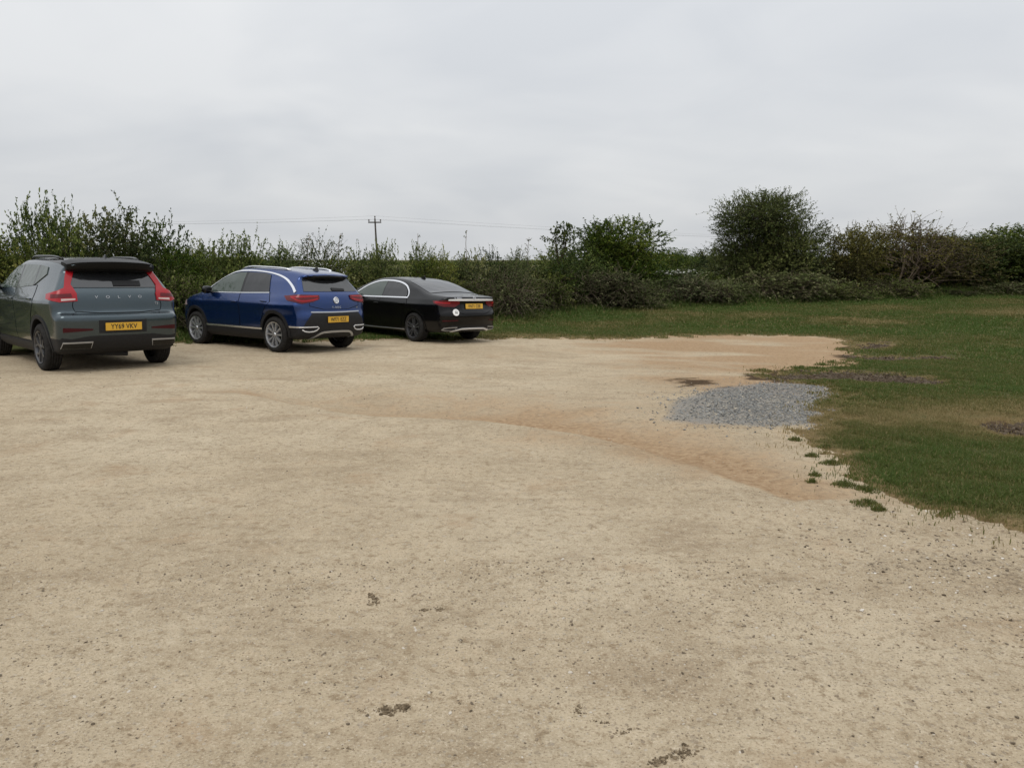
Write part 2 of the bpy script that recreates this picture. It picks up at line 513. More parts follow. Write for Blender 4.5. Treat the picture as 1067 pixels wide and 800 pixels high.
def blob(name, c, rx, ry, rz, m, parent, power=3.0, seg=20):
    """rounded box (superellipsoid)"""
    u = np.linspace(-np.pi / 2, np.pi / 2, seg); v = np.arange(seg * 2) * np.pi / seg
    U, V = np.meshgrid(u, v, indexing='ij'); e = 2 / power
    sp = lambda a: np.sign(a) * np.abs(a) ** e
    P = np.stack([c[0] + rx * sp(np.cos(U)) * sp(np.cos(V)), c[1] + ry * sp(np.cos(U)) * sp(np.sin(V)), c[2] + rz * sp(np.sin(U))], -1)
    n, k = U.shape; i = np.arange(n - 1)[:, None] * k; j = np.arange(k)[None]; jj = (j + 1) % k
    q = np.stack([i + j, i + jj, i + k + jj, i + k + j], -1).reshape(-1, 4)
    return mk(name, np_mesh(name, P.reshape(-1, 3), quads=q, mats=[m], smooth=True), parent)
# ------------------------------------------------------------------ car materials
def paint(name, col, metal=0.35, rough=0.32, dust=0.3):
    m, n, l, p = mat(name)
    p.inputs['Base Color'].default_value = (*col, 1)
    p.inputs['Metallic'].default_value = metal
    p.inputs['Roughness'].default_value = rough
    p.inputs['Coat Weight'].default_value = 0.8 if metal else 0.55
    p.inputs['Specular IOR Level'].default_value = 0.25 if metal else 0.05
    p.inputs['Coat Roughness'].default_value = 0.05
    # road dust, thickest low on the panels
    tc = n.new('ShaderNodeTexCoord'); sx = n.new('ShaderNodeSeparateXYZ'); l.new(tc.outputs['Object'], sx.inputs[0])
    ns = n.new('ShaderNodeTexNoise'); ns.inputs['Scale'].default_value = 6; ns.inputs['Detail'].default_value = 6
    l.new(tc.outputs['Object'], ns.inputs['Vector'])
    mr = n.new('ShaderNodeMapRange'); mr.inputs[1].default_value = 0.95; mr.inputs[2].default_value = 0.2; mr.inputs[3].default_value = 0.0; mr.inputs[4].default_value = dust
    l.new(sx.outputs['Z'], mr.inputs[0])
    mu = n.new('ShaderNodeMath'); mu.operation = 'MULTIPLY'; l.new(mr.outputs[0], mu.inputs[0]); l.new(ns.outputs['Fac'], mu.inputs[1])
    mix = n.new('ShaderNodeMix'); mix.data_type = 'RGBA'
    mix.inputs[6].default_value = (*col, 1); mix.inputs[7].default_value = (0.11, 0.09, 0.068, 1)
    l.new(mu.outputs[0], mix.inputs[0]); l.new(mix.outputs[2], p.inputs['Base Color'])
    ro = n.new('ShaderNodeMath'); ro.operation = 'MULTIPLY_ADD'; ro.inputs[1].default_value = 0.8; ro.inputs[2].default_value = 0.04
    l.new(mu.outputs[0], ro.inputs[0]); l.new(ro.outputs[0], p.inputs['Coat Roughness'])
    return m

CM = dict(
    plastic=simple('black plastic', (0.012, 0.012, 0.013), 0.6, spec=0.3, var=0.25, vscale=30),
    gloss=simple('gloss black', (0.004, 0.004, 0.004), 0.12, spec=0.4),
    glass=simple('tinted glass', (0.012, 0.013, 0.014), 0.05, spec=0.6),
    glass_front=simple('clear side glass', (0.045, 0.062, 0.05), 0.04, spec=0.6),
    glass_rear=simple('rear screen glass', (0.016, 0.017, 0.019), 0.05, spec=0.9),
    chrome=simple('bright trim', (0.72, 0.73, 0.75), 0.22, 0.85),
    spoiler=simple('spoiler black', (0.004, 0.004, 0.004), 0.4, spec=0.15),
    satin=simple('satin bright trim', (0.72, 0.72, 0.73), 0.4, 0.0),
    silver=simple('satin silver', (0.42, 0.43, 0.45), 0.38, 0.7),
    red=simple('red lens', (0.30, 0.006, 0.012), 0.25, spec=0.4),
    red_dark=simple('dark red lens', (0.10, 0.003, 0.006), 0.2, spec=0.4),
    reflector=simple('reflector', (0.045, 0.004, 0.006), 0.4, spec=0.2),
    lens=simple('clear lens', (0.5, 0.38, 0.36), 0.15, coat=1.0),
    plate=simple('yellow plate', (0.62, 0.36, 0.035), 0.4),
    ink=simple('plate black', (0.01, 0.01, 0.01), 0.5),
    tyre=simple('rubber', (0.018, 0.017, 0.016), 0.85, spec=0.2, var=0.4, vscale=25),
    brake=simple('brake iron', (0.02, 0.02, 0.021), 0.7, 0.2),
    rim_Y=simple('dark alloy', (0.10, 0.10, 0.105), 0.35, 0.7),
    rim_five_pair=simple('graphite alloy', (0.12, 0.12, 0.125), 0.35, 0.7),
    rim_ten=simple('silver alloy', (0.55, 0.56, 0.58), 0.3, 0.8),
    white=simple('white vinyl', (0.75, 0.75, 0.73), 0.5),
    dusk=simple('seam', (0.003, 0.003, 0.003), 0.8, spec=0.1),
)
for k_ in ('glass', 'glass_front', 'glass_rear'):   # pressed glass is never quite flat, and carries a film of dust
    m_ = CM[k_]; n_, l_ = m_.node_tree.nodes, m_.node_tree.links; p_ = n_['Principled BSDF']
    tc_ = n_.new('ShaderNodeTexCoord'); ns_ = n_.new('ShaderNodeTexNoise'); ns_.inputs['Scale'].default_value = 2.6; ns_.inputs['Detail'].default_value = 2
    l_.new(tc_.outputs['Object'], ns_.inputs['Vector'])
    b_ = n_.new('ShaderNodeBump'); b_.inputs['Strength'].default_value = 0.35; b_.inputs['Distance'].default_value = 0.05
    l_.new(ns_.outputs['Fac'], b_.inputs['Height']); l_.new(b_.outputs['Normal'], p_.inputs['Normal'])
L_, B_, T_ = (1, 0, 0), (0, 1, 0), (0, 0, -1)
CORNER = (0.6, 0.8, 0)
def yz(*p): return [(0, a, b) for a, b in p]
def xz(*p): return [(a, 0, b) for a, b in p]

def arc(cy, cz, r, a0, a1, n=24):
    return [(cy + r * math.cos(a0 + (a1 - a0) * k / (n - 1)), cz + r * math.sin(a0 + (a1 - a0) * k / (n - 1))) for k in range(n)]

def doors(c, t, m, front, rear, handles, hm=None):
    for poly, h in ((front, handles[0]), (rear, handles[1])):
        o, o2 = c.patch('door', yz(*poly), L_, m, t, off=0.005, mirror=True)
        pp = np.array(poly); dl = pp - pp.mean(0); pp = pp + dl / np.linalg.norm(dl, axis=1, keepdims=True) * 0.011
        c.patch('door_seal', yz(*[tuple(k) for k in pp]), L_, CM['dusk'], o, off=0.0022, mirror=o2)
        q = c.hit(np.array([[0, h[0], h[1]]]), L_)[0]
        for od, sg in ((o, 1), (o2, -1)):
            blob('handle', (sg * (q[0] - 0.016), h[0], h[1]), 0.016, 0.10, 0.015, hm or m, od, 3.0, 10)

def arches(c, t, r1, m, z0=0.29, name='wheel_arch_trim'):
    for wy in (-c.wb, c.wb):
        a0 = math.asin(max(-1, (z0 - c.wr) / (c.arch + 0.02)))
        p = arc(wy, c.wr, c.arch - 0.012, a0, math.pi - a0) + arc(wy, c.wr, r1, math.pi - a0, a0)
        c.patch(name, yz(*p), L_, m, t, off=0.012, thick=0.035, res=0.03, mirror=True)

def plate(c, t, text, z, M=CM, x=0, off=0.004):
    P = c.place(x, z, off)
    o = flat_box('number_plate', 0.52, 0.111, 0.008, M['plate'], t, P, 0.004)
    lettering('plate_lettering', text, 0.098, M['ink'], o, P @ Matrix.Translation((0, -0.002, 0.0095)), spacing=1.02, squash=0.86, depth=0.0008, bold=0.0012)
    return o

def spoiler(t, hx, prof, bow, m, n=17):
    p = np.array(prof); k = len(p); v = []
    for x in np.linspace(-hx, hx, n):
        u = abs(x / hx); ctr = p.mean(0)
        sc = 1 - 0.35 * u ** 8
        q = (p - ctr) * sc + ctr
        for a, b in q: v.append((x, a + bow * u * u * (x * x > 0), b - 0.026 * u * u))
    bm = bmesh.new(); vs = [bm.verts.new(c) for c in v]
    for i in range(n - 1):
        for j in range(k): bm.faces.new((vs[i * k + j], vs[i * k + (j + 1) % k], vs[(i + 1) * k + (j + 1) % k], vs[(i + 1) * k + j]))
    bm.faces.new(vs[:k]); bm.faces.new(vs[-k:][::-1])
    return bm_obj('spoiler', bm, m, t, sharp=50)

def lift_body(t, k, dz):
    seen = set()
    for o in t.children:
        if o.name.split('.')[0] == 'wheel': continue
        for q in (o, *o.children):
            if q.data.name in seen: continue
            seen.add(q.data.name); q.data.transform(Matrix.Translation((0, 0, dz)) @ Matrix.Diagonal((1, 1, k, 1)))

def mirrors(c, t, y, z, m):
    for sg in (-1, 1):
        q = c.hit(np.array([[0, y, z]]), L_)[0]
        x = abs(q[0])
        o = blob('door_mirror', (sg * (x + 0.12), y - 0.02, z + 0.04), 0.105, 0.065, 0.075, m, t, 2.8, 14)
        pipe('mirror_arm', [(sg * (x - 0.03), y, z - 0.01), (sg * (x + 0.1), y - 0.01, z + 0.01)], 0.025, CM['plastic'], o)

def rails(c, t, y0, y1, m, xr=0.60):
    ys = np.linspace(y0, y1, 12)
    for sg in (-1, 1):
        pts = np.stack([np.full(12, sg * xr), ys, np.full(12, 1.0)], 1)
        pts[:, 0] -= sg * 0.05 * np.abs(np.linspace(-1, 1, 12)) ** 2
        q = c.hit(pts, T_)
        lift = 0.03 * (1 - np.abs(np.linspace(-1, 1, 12)) ** 5) + 0.004
        q[:, 2] += lift
        g = Mesh(); v, qd, tr = tube(q, 0.018, 8); v[:, 2] -= 0.0; g.add(v, qd, tr)
        mk('roof_rail', g.build('roof_rail', [m]), t)

def aerial(c, t, y, m):
    q = c.hit(np.array([[0, y, 1.0]]), T_)[0]
    bm = bmesh.new()
    prof = [(-0.10, -0.01), (0.10, -0.01), (0.04, 0.02), (-0.05, 0.065), (-0.075, 0.06)]
    a = [bm.verts.new((-0.016 * (1 - 0.6 * max(0, z) / 0.065), q[1] + y_, q[2] + z)) for y_, z in prof]
    b = [bm.verts.new((0.016 * (1 - 0.6 * max(0, z) / 0.065), q[1] + y_, q[2] + z)) for y_, z in prof]
    bm.faces.new(a); bm.faces.new(b[::-1])
    for i in range(5): bm.faces.new((a[i], b[i], b[(i + 1) % 5], a[(i + 1) % 5]))
    bm_obj('roof_aerial', bm, m, t, smooth=False)

# ------------------------------------------------------------------ 1: grey SUV
def grey_suv():
    t = empty('suv')
    pm = paint('grey green paint', (0.046, 0.066, 0.077), 0.75, 0.24, 0.10)
    prof = [(-2.0, .25), (-2.12, .31), (-2.19, .42), (-2.215, .55), (-2.225, .70), (-2.223, .775), (-2.205, .805), (-2.12, .84), (-2.108, .875), (-2.095, 1.02), (-2.06, 1.13), (-2.0, 1.19),
            (-1.88, 1.37), (-1.80, 1.455), (-1.98, 1.495), (-1.99, 1.535), (-1.8, 1.575), (-1.3, 1.61), (-.8, 1.622), (-.3, 1.615), (.1, 1.585), (.42, 1.50), (.8, 1.29), (1.1, 1.13),
            (1.5, 1.08), (1.95, 1.03), (2.12, .96), (2.2, .75), (2.21, .5), (2.15, .3), (2.05, .24), (1, .22), (0, .22), (-1, .22)]
    c = Car(prof, wz=[(.2, .80), (.3, .87), (.5, .91), (.72, .918), (.90, .928), (.985, .932), (1.01, .918), (1.09, .876), (1.15, .85), (1.35, .765), (1.5, .70), (1.62, .64)],
            plan=[(-2.25, .075), (-1.95, .035), (-1.5, .012), (-1, 0), (1.0, 0), (1.5, .02), (1.8, .06), (2.2, .17)],
            gh=[(-2.0, .10), (-1.3, .045), (0, 0), (.9, .05)], belt=1.09, wb=1.351, wr=.355, arch=.395, bow=(.11, .26), rnd=.055, haunch=.018, corner=.05)
    c.body('body', [pm, CM['plastic']], t, zlow=.48)
    # black roof and spoiler
    c.patch('roof_panel', [(-.62, -1.78, 0), (.62, -1.78, 0), (.64, -1.0, 0), (.64, .1, 0), (.6, .35, 0), (-.6, .35, 0), (-.64, .1, 0), (-.64, -1.0, 0)], T_, CM['gloss'], t, off=.004, res=.06, smooth_poly=1)
    spoiler(t, .625, [(-1.68, 1.606), (-1.92, 1.582), (-2.06, 1.552), (-2.06, 1.485), (-2.01, 1.425), (-1.88, 1.405), (-1.70, 1.45)], .14, CM['spoiler'])
    # glass
    rw = c.patch('rear_window', xz((-.60, 1.185), (.60, 1.185), (.545, 1.40), (-.545, 1.40)), B_, CM['glass_rear'], t, off=.008)
    c.patch('wiper', xz((-.04, 1.205), (.36, 1.205), (.36, 1.275), (-.04, 1.275)), B_, CM['plastic'], t, off=.022, thick=.02)
    doors(c, t, pm, [(1.02, .40), (1.0, 1.02), (.98, 1.12), (-.13, 1.15), (-.17, .40)], [(-.19, .40), (-.15, 1.15), (-1.1, 1.20), (-1.22, .95), (-1.05, .78), (-.93, .55), (-.93, .40)], [(-.02, .99), (-1.02, 1.01)])
    for nm, p, g in (('front_side_window', [(.92, 1.125), (.50, 1.37), (.25, 1.475), (-.10, 1.50), (-.12, 1.15)], 'glass_front'),
                  ('rear_side_window', [(-.19, 1.15), (-.17, 1.50), (-.85, 1.49), (-.93, 1.195)], 'glass_front'),
                  ('quarter_window', [(-.98, 1.21), (-.90, 1.49), (-1.22, 1.465), (-1.30, 1.36)], 'glass_front')):
        c.patch(nm, yz(*p), L_, CM[g], t, off=.011, mirror=True)
    c.patch('door_pillar', yz((-.12, 1.15), (-.10, 1.50), (-.17, 1.50), (-.19, 1.15)), L_, CM['gloss'], t, off=.0105, mirror=True)
    c.patch('door_pillar', yz((-.93, 1.195), (-.85, 1.49), (-.90, 1.49), (-.98, 1.21)), L_, CM['gloss'], t, off=.0105, mirror=True)
    c.patch('windscreen', xz((-.72, 1.16), (.72, 1.16), (.60, 1.52), (-.60, 1.52)), (0, -1, 0), CM['glass'], t, off=.008)
    # L-shaped lamps, the tall arm beside the rear window and the foot round the corner
    dd = (.45, .9, 0)
    o, o2 = c.patch('tail_light', [(-.655, -1.86, 1.44), (-.565, -1.90, 1.44), (-.60, -1.95, 1.36), (-.645, -2.0, 1.22), (-.60, -2.1, 1.10), (-.60, -2.12, 1.00), (-.80, -2.03, .985), (-.92, -1.84, 1.02), (-.92, -1.82, 1.085), (-.80, -1.98, 1.135), (-.735, -2.0, 1.17), (-.71, -1.95, 1.30)],
                    dd, CM['red'], t, off=.022, thick=.035, mirror=True, res=.03)
    c.patch('lamp_lens', [(-.63, -2.12, 1.015), (-.79, -2.05, 1.0), (-.79, -2.05, 1.03), (-.63, -2.12, 1.035)], dd, CM['lens'], o, off=.027, mirror=o2, res=.03)
    c.patch('lamp_lens', [(-.66, -2.1, 1.05), (-.88, -1.95, 1.035), (-.88, -1.95, 1.085), (-.68, -2.1, 1.10)], dd, CM['red_dark'], o, off=.025, mirror=o2, res=.03)
    # tail
    tg = c.strip('tailgate_seam', xz((-.62, 1.0), (-.64, .93), (-.60, .835), (.60, .835), (.64, .93), (.62, 1.0)), .010, B_, CM['dusk'], t, off=.002, smooth_path=1)
    c.patch('rear_bumper', xz((-.80, .26), (.80, .26), (.82, .50), (.7, .48), (.45, .52), (-.45, .52), (-.7, .48), (-.82, .50)), B_, CM['plastic'], t, off=.006)
    c.patch('plate_recess', xz((-.34, .555), (.34, .555), (.34, .735), (-.34, .735)), B_, CM['plastic'], t, off=.004)
    plate(c, t, 'YY69 VKV', .645, off=.010)
    c.patch('rear_reflector', xz((-.80, .575), (-.42, .60), (-.42, .62), (-.80, .64)), B_, CM['reflector'], t, off=.008, mirror=True, res=.03)
    for sg in (-1, 1):
        e = c.patch('exhaust_trim', xz(*[(sg * a, b) for a, b in ((.42, .445), (.80, .44), (.82, .35), (.44, .35))]), B_, CM['silver'], t, off=.014, thick=.03, res=.03)
        c.patch('exhaust_opening', xz(*[(sg * a, b) for a, b in ((.435, .425), (.795, .420), (.812, .353), (.447, .353))]), B_, CM['gloss'], e, off=.018, res=.03)
    q = Matrix
    for k, ch in enumerate('VOLVO'):
        P = c.place(-.31 + .155 * k, 1.055, .004)
        lettering('badge_letter', ch, .055, CM['silver'], t, P, depth=.003, squash=1.25)
    P = c.place(.56, .955, .004); lettering('badge_letter', 'T3', .05, CM['silver'], t, P, depth=.002)
    arches(c, t, .435, CM['plastic'])
    c.patch('sill_trim', yz((-.95, .23), (.95, .23), (.92, .37), (-.92, .37)), L_, CM['plastic'], t, off=.012, mirror=True)
    for x in (-1, 1):
        for y in (-1.351, 1.351):
            wheel(t, x * .80, y, .355, .245, .235, 'Y', CM, steer=0)
    mirrors(c, t, .80, 1.13, pm)
    rails(c, t, -1.45, .15, CM['gloss'], .60)
    aerial(c, t, -1.55, CM['gloss'])
    c.patch('headlight', [(-.55, 2.1, .84), (-.92, 1.7, .88), (-.92, 1.7, 1.0), (-.55, 2.1, .97)], (.5, -.87, 0), CM['lens'], t, off=.01, mirror=True)
    c.patch('grille', xz((-.48, .62), (.48, .62), (.52, .93), (-.52, .93)), (0, -1, 0), CM['gloss'], t, off=.008)
    pipe('exhaust_pipe', [(.15, -1.9, .22), (-.35, -1.6, .24), (-.3, -.8, .26)], .035, CM['brake'], t)
    lift_body(t, 1.05, .012)
    tag(t, 'dark grey green SUV with black roof and tall L-shaped red lamps', 'car', 'cars parked along the hedge')
    return t

# ------------------------------------------------------------------ 2: blue crossover
def blue_crossover():
    t = empty('crossover')
    pm = paint('blue paint', (0.009, 0.036, 0.145), 0.75, 0.26, 0.08)
    prof = [(-1.9, .25), (-2.03, .31), (-2.09, .45), (-2.105, .60), (-2.10, .70), (-2.07, .77), (-2.065, .85), (-2.055, .95), (-2.02, 1.06), (-1.95, 1.14), (-1.85, 1.27), (-1.75, 1.385),
            (-1.85, 1.405), (-1.86, 1.44), (-1.70, 1.485), (-1.3, 1.53), (-.8, 1.558), (-.3, 1.562), (.1, 1.535), (.4, 1.455), (.75, 1.275), (1.1, 1.08), (1.5, 1.02), (1.85, .95), (2.02, .85),
            (2.11, .68), (2.13, .5), (2.08, .3), (2.0, .23), (1, .21), (0, .21), (-1, .21)]
    c = Car(prof, wz=[(.2, .79), (.3, .855), (.5, .89), (.7, .893), (.80, .905), (.885, .914), (.91, .898), (.99, .872), (1.06, .838), (1.3, .735), (1.45, .65), (1.57, .585)],
            plan=[(-2.12, .08), (-1.85, .035), (-1.4, .01), (0, 0), (1.1, 0), (1.5, .02), (1.75, .06), (2.12, .18)],
            gh=[(-2.0, .13), (-1.3, .055), (0, 0), (.8, .04)], belt=1.03, wb=1.295, wr=.345, arch=.385, bow=(.11, .28), rnd=.055, haunch=.03, corner=.09)
    c.body('body', [pm, CM['plastic']], t, zlow=.47)
    spoiler(t, .56, [(-1.66, 1.455), (-1.84, 1.425), (-1.885, 1.425), (-1.90, 1.40), (-1.88, 1.36), (-1.80, 1.34), (-1.66, 1.40)], .14, CM['spoiler'])
    c.patch('rear_window', xz((-.66, 1.125), (.66, 1.125), (.555, 1.36), (-.555, 1.36)), B_, CM['glass_rear'], t, off=.008)
    c.patch('wiper', xz((-.02, 1.135), (.30, 1.135), (.30, 1.17), (-.02, 1.185)), B_, CM['plastic'], t, off=.022, thick=.02)
    doors(c, t, pm, [(.94, .44), (1.0, .95), (.98, 1.05), (-.2, 1.07), (-.22, .44)], [(-.24, .44), (-.22, 1.07), (-1.1, 1.09), (-1.2, .92), (-1.0, .76), (-.88, .55), (-.88, .44)], [(-.08, .90), (-1.02, .93)])
    c.patch('front_side_window', yz((.93, 1.06), (.62, 1.26), (.32, 1.405), (.0, 1.45), (-.18, 1.455), (-.20, 1.075)), L_, CM['glass_front'], t, off=.011, mirror=True)
    c.patch('rear_side_window', yz((-.27, 1.075), (-.25, 1.455), (-.75, 1.44), (-.93, 1.41), (-1.08, 1.10)), L_, CM['glass'], t, off=.011, mirror=True)
    c.patch('door_pillar', yz((-.20, 1.075), (-.18, 1.455), (-.25, 1.455), (-.27, 1.075)), L_, CM['gloss'], t, off=.0105, mirror=True)
    c.patch('windscreen', xz((-.70, 1.10), (.70, 1.10), (.56, 1.47), (-.56, 1.47)), (0, -1, 0), CM['glass'], t, off=.008)
    c.strip('roof_trim', yz((.98, 1.055), (.65, 1.275), (.33, 1.43), (0, 1.485), (-.5, 1.485), (-1.0, 1.445), (-1.40, 1.36), (-1.66, 1.22), (-1.80, 1.11)), [.016, .018, .02, .02, .022, .024, .032, .042, .048], L_, CM['chrome'], t, off=.014, mirror=True)
    c.strip('window_trim', yz((.95, 1.05), (-.2, 1.062), (-1.1, 1.085)), .014, L_, CM['chrome'], t, off=.013, mirror=True)
    # lamps round the corner
    dd = (.45, .9, 0)
    o, o2 = c.patch('tail_light', [(-.42, -2.08, 1.055), (-.42, -2.08, .985), (-.55, -2.06, .94), (-.78, -2.0, .905), (-.90, -1.75, .96), (-.90, -1.70, 1.035), (-.80, -1.95, 1.065)], dd, CM['red_dark'], t, off=.02, thick=.03, mirror=True, res=.03)
    c.strip('lamp_lens', [(-.46, -2.08, 1.035), (-.72, -2.0, 1.03), (-.86, -1.82, 1.02)], .022, dd, CM['red'], o, off=.025, mirror=o2, res=.03)
    c.strip('lamp_lens', [(-.86, -1.82, 1.02), (-.80, -1.95, .945), (-.58, -2.06, .965), (-.46, -2.08, .995)], .026, dd, CM['red'], o, off=.025, mirror=o2, res=.03)
    c.strip('tailgate_seam', xz((-.60, 1.07), (-.62, .80), (.62, .80), (.60, 1.07)), .010, B_, CM['dusk'], t, off=.002, smooth_path=1)
    c.strip('bumper_edge', xz((-.60, .755), (0, .745), (.60, .755)), .022, B_, CM['silver'], t, off=.01, smooth_path=1)
    c.patch('rear_bumper', xz((-.78, .26), (.78, .26), (.80, .44), (.76, .48), (.70, .60), (.58, .735), (-.58, .735), (-.70, .60), (-.76, .48), (-.80, .44)), B_, CM['plastic'], t, off=.006)
    plate(c, t, 'WF71 EZZ', .615, off=.014)
    for sg in (-1, 1):
        c.strip('exhaust_trim', xz(*[(sg * a, b) for a, b in ((.81, .487), (.62, .487), (.42, .49), (.50, .405), (.70, .40), (.765, .44))]), .016, B_, CM['satin'], t, off=.016, thick=.03, res=.03, smooth_path=1)
    c.strip('skid_trim', xz((-.52, .27), (-.40, .36), (-.28, .39), (.28, .39), (.40, .36), (.52, .27)), .036, B_, CM['silver'], t, off=.014, smooth_path=1)
    P = c.place(0, .965, .004)   # the round emblem: a ring with a V over a W
    g = Mesh()
    th = np.linspace(0, 2 * np.pi, 33)[:-1]
    ring = np.array([(math.cos(a) * .058, math.sin(a) * .058, .006) for a in np.append(th, 0)])
    g.add(*tube(ring, .008, 6, False))
    for pl in (((-.022, .048), (0, .006), (.022, .048)), ((-.048, .025), (-.024, -.044), (0, -.002), (.024, -.044), (.048, .025))):
        g.add(*tube(np.array([(a, b, .006) for a, b in pl]), .0065, 5))
    g.add(np.array([(math.cos(a) * .058, math.sin(a) * .058, .003) for a in th]), None, np.array([(0, i, i + 1) for i in range(1, 31)]))
    me = g.build('emblem', [CM['chrome']]); me.transform(P); mk('emblem', me, t)
    P = c.place(0, .835, .004)
    lettering('badge_lettering', 'T-ROC', .052, CM['chrome'], t, P, spacing=1.6, depth=.002)
    P = c.place(.56, .825, .004); lettering('badge_lettering', 'TSI', .04, CM['silver'], t, P, depth=.002)
    arches(c, t, .435, CM['plastic'])
    c.patch('sill_trim', yz((-.95, .22), (.95, .22), (.925, .412), (-.925, .412)), L_, CM['plastic'], t, off=.012, mirror=True)
    c.strip('sill_strip', yz((-.915, .416), (0, .416), (.915, .416)), .03, L_, CM['chrome'], t, off=.014, mirror=True)
    c.strip('corner_strip', yz((-1.72, .487), (-1.85, .487), (-2.0, .487)), .026, L_, CM['chrome'], t, off=.014, mirror=True)
    for x in (-1, 1):
        for y in (-1.295, 1.295):
            wheel(t, x * .785, y, .345, .245, .225, 'ten', CM)
    mirrors(c, t, .78, 1.06, CM['gloss'])
    rails(c, t, -1.35, .2, CM['chrome'], .555)
    aerial(c, t, -1.45, CM['gloss'])
    c.patch('headlight', [(-.55, 2.05, .74), (-.88, 1.65, .78), (-.88, 1.65, .88), (-.5, 2.05, .84)], (.5, -.87, 0), CM['lens'], t, off=.01, mirror=True)
    c.patch('grille', xz((-.5, .42), (.5, .42), (.55, .82), (-.55, .82)), (0, -1, 0), CM['gloss'], t, off=.008)
    lift_body(t, 1.035, .012)
    tag(t, 'blue crossover with chrome roof strip, silver alloy wheels and dark rear window', 'car', 'cars parked along the hedge')
    return t

# ------------------------------------------------------------------ 3: black saloon
def black_saloon():
    t = empty('saloon')
    pm = paint('black paint', (0.0025, 0.0025, 0.003), 0.0, 0.3, 0.04)
    prof = [(-2.4, .25), (-2.53, .31), (-2.59, .46), (-2.61, .60), (-2.60, .70), (-2.555, .755), (-2.54, .86), (-2.545, .97), (-2.56, 1.035), (-2.47, 1.05), (-2.2, 1.075), (-1.92, 1.10), (-1.62, 1.19), (-1.2, 1.325),
            (-.8, 1.412), (-.35, 1.455), (0, 1.458), (.4, 1.42), (.8, 1.30), (1.2, 1.12), (1.42, 1.03), (1.8, .98), (2.1, .87), (2.28, .72), (2.33, .5), (2.25, .28), (2.1, .22), (1, .2), (0, .2), (-1, .2)]
    c = Car(prof, wz=[(.2, .80), (.3, .865), (.5, .905), (.7, .91), (.80, .918), (.865, .922), (.89, .908), (.97, .870), (1.2, .755), (1.35, .65), (1.47, .56)],
            plan=[(-2.62, .13), (-2.3, .07), (-1.7, .015), (-1, 0), (1.2, 0), (1.6, .02), (1.9, .06), (2.33, .2)],
            gh=[(-2.0, .20), (-1.3, .07), (-.4, .01), (0, 0), (.9, .04)], belt=.97, wb=1.47, wr=.34, arch=.375, bow=(.2, .3), rnd=.06, haunch=.02, corner=.13)
    c.body('body', [pm, CM['plastic']], t, zlow=.22)
    c.patch('rear_window', [(-.66, -1.80, 0), (.66, -1.80, 0), (.585, -.95, 0), (.3, -.86, 0), (-.3, -.86, 0), (-.585, -.95, 0)], T_, CM['glass_rear'], t, off=.008, res=.06)
    doors(c, t, pm, [(1.12, .36), (1.1, .95), (-.12, .975), (-.14, .36)], [(-.16, .36), (-.14, .975), (-1.15, .985), (-1.24, .86), (-1.02, .62), (-.98, .36)], [(-.02, .84), (-1.06, .86)], None)
    c.patch('front_side_window', yz((1.03, 1.0), (.68, 1.185), (.4, 1.285), (.1, 1.335), (-.14, 1.345), (-.16, 1.0)), L_, CM['glass_front'], t, off=.011, mirror=True)
    c.patch('rear_side_window', yz((-.20, 1.0), (-.18, 1.345), (-.5, 1.335), (-.85, 1.27), (-1.05, 1.16), (-1.13, 1.06), (-1.12, 1.01)), L_, CM['glass'], t, off=.011, mirror=True)
    c.patch('door_pillar', yz((-.16, 1.0), (-.14, 1.345), (-.18, 1.345), (-.20, 1.0)), L_, CM['gloss'], t, off=.0105, mirror=True)
    c.strip('window_trim', yz((1.10, .985), (.70, 1.205), (.4, 1.312), (.05, 1.368), (-.5, 1.36), (-.9, 1.285), (-1.12, 1.165), (-1.20, 1.05), (-1.19, .985)), .03, L_, CM['chrome'], t, off=.014, mirror=True)
    c.strip('sill_trim', yz((1.08, .975), (0, .98), (-1.20, .99)), .028, L_, CM['chrome'], t, off=.014, mirror=True)
    c.patch('windscreen', xz((-.72, 1.06), (.72, 1.06), (.56, 1.38), (-.56, 1.38)), (0, -1, 0), CM['glass'], t, off=.008)
    dd = (.45, .9, 0)
    o, o2 = c.patch('tail_light', [(-.42, -2.55, .945), (-.42, -2.55, .885), (-.55, -2.54, .82), (-.80, -2.45, .825), (-.90, -2.26, .885), (-.90, -2.24, .945), (-.80, -2.45, .962)], dd, CM['red_dark'], t, off=.012, thick=.03, mirror=True, res=.03)
    c.strip('lamp_lens', [(-.66, -2.52, .905), (-.80, -2.45, .905), (-.885, -2.29, .915)], .035, dd, CM['red'], o, off=.017, mirror=o2, res=.03, smooth_path=1)
    c.strip('boot_trim', xz((-.66, .972), (-.3, .978), (.3, .978), (.66, .972)), [.03, .046, .046, .03], B_, CM['satin'], t, off=.016, smooth_path=1)
    c.strip('boot_seam', xz((-.62, 1.0), (-.60, .66), (.60, .66), (.62, 1.0)), .010, B_, CM['dusk'], t, off=.002, smooth_path=1)
    c.patch('plate_recess', xz((-.34, .73), (.34, .73), (.38, .93), (-.38, .93)), B_, CM['gloss'], t, off=.003)
    plate(c, t, 'VN71 CEE', .835, off=.010)
    P = c.place(-.44, 1.012, .005); lettering('badge_lettering', 'E 300e', .052, CM['chrome'], t, P, depth=.003, squash=1.25)
    P = c.place(0, 1.015, .006)   # three-pointed star in a ring
    g = Mesh()
    ring = np.array([(math.cos(a) * .036, math.sin(a) * .036, .004) for a in np.linspace(0, 2 * np.pi, 25)])
    g.add(*tube(ring, .004, 6, False))
    for k in range(3):
        a = math.pi / 2 + k * 2 * math.pi / 3
        g.add(*tube(np.array([(0, 0, .004), (math.cos(a) * .035, math.sin(a) * .035, .004)]), [.007, .002], 5))
    me = g.build('emblem', [CM['chrome']]); me.transform(P); mk('emblem', me, t)
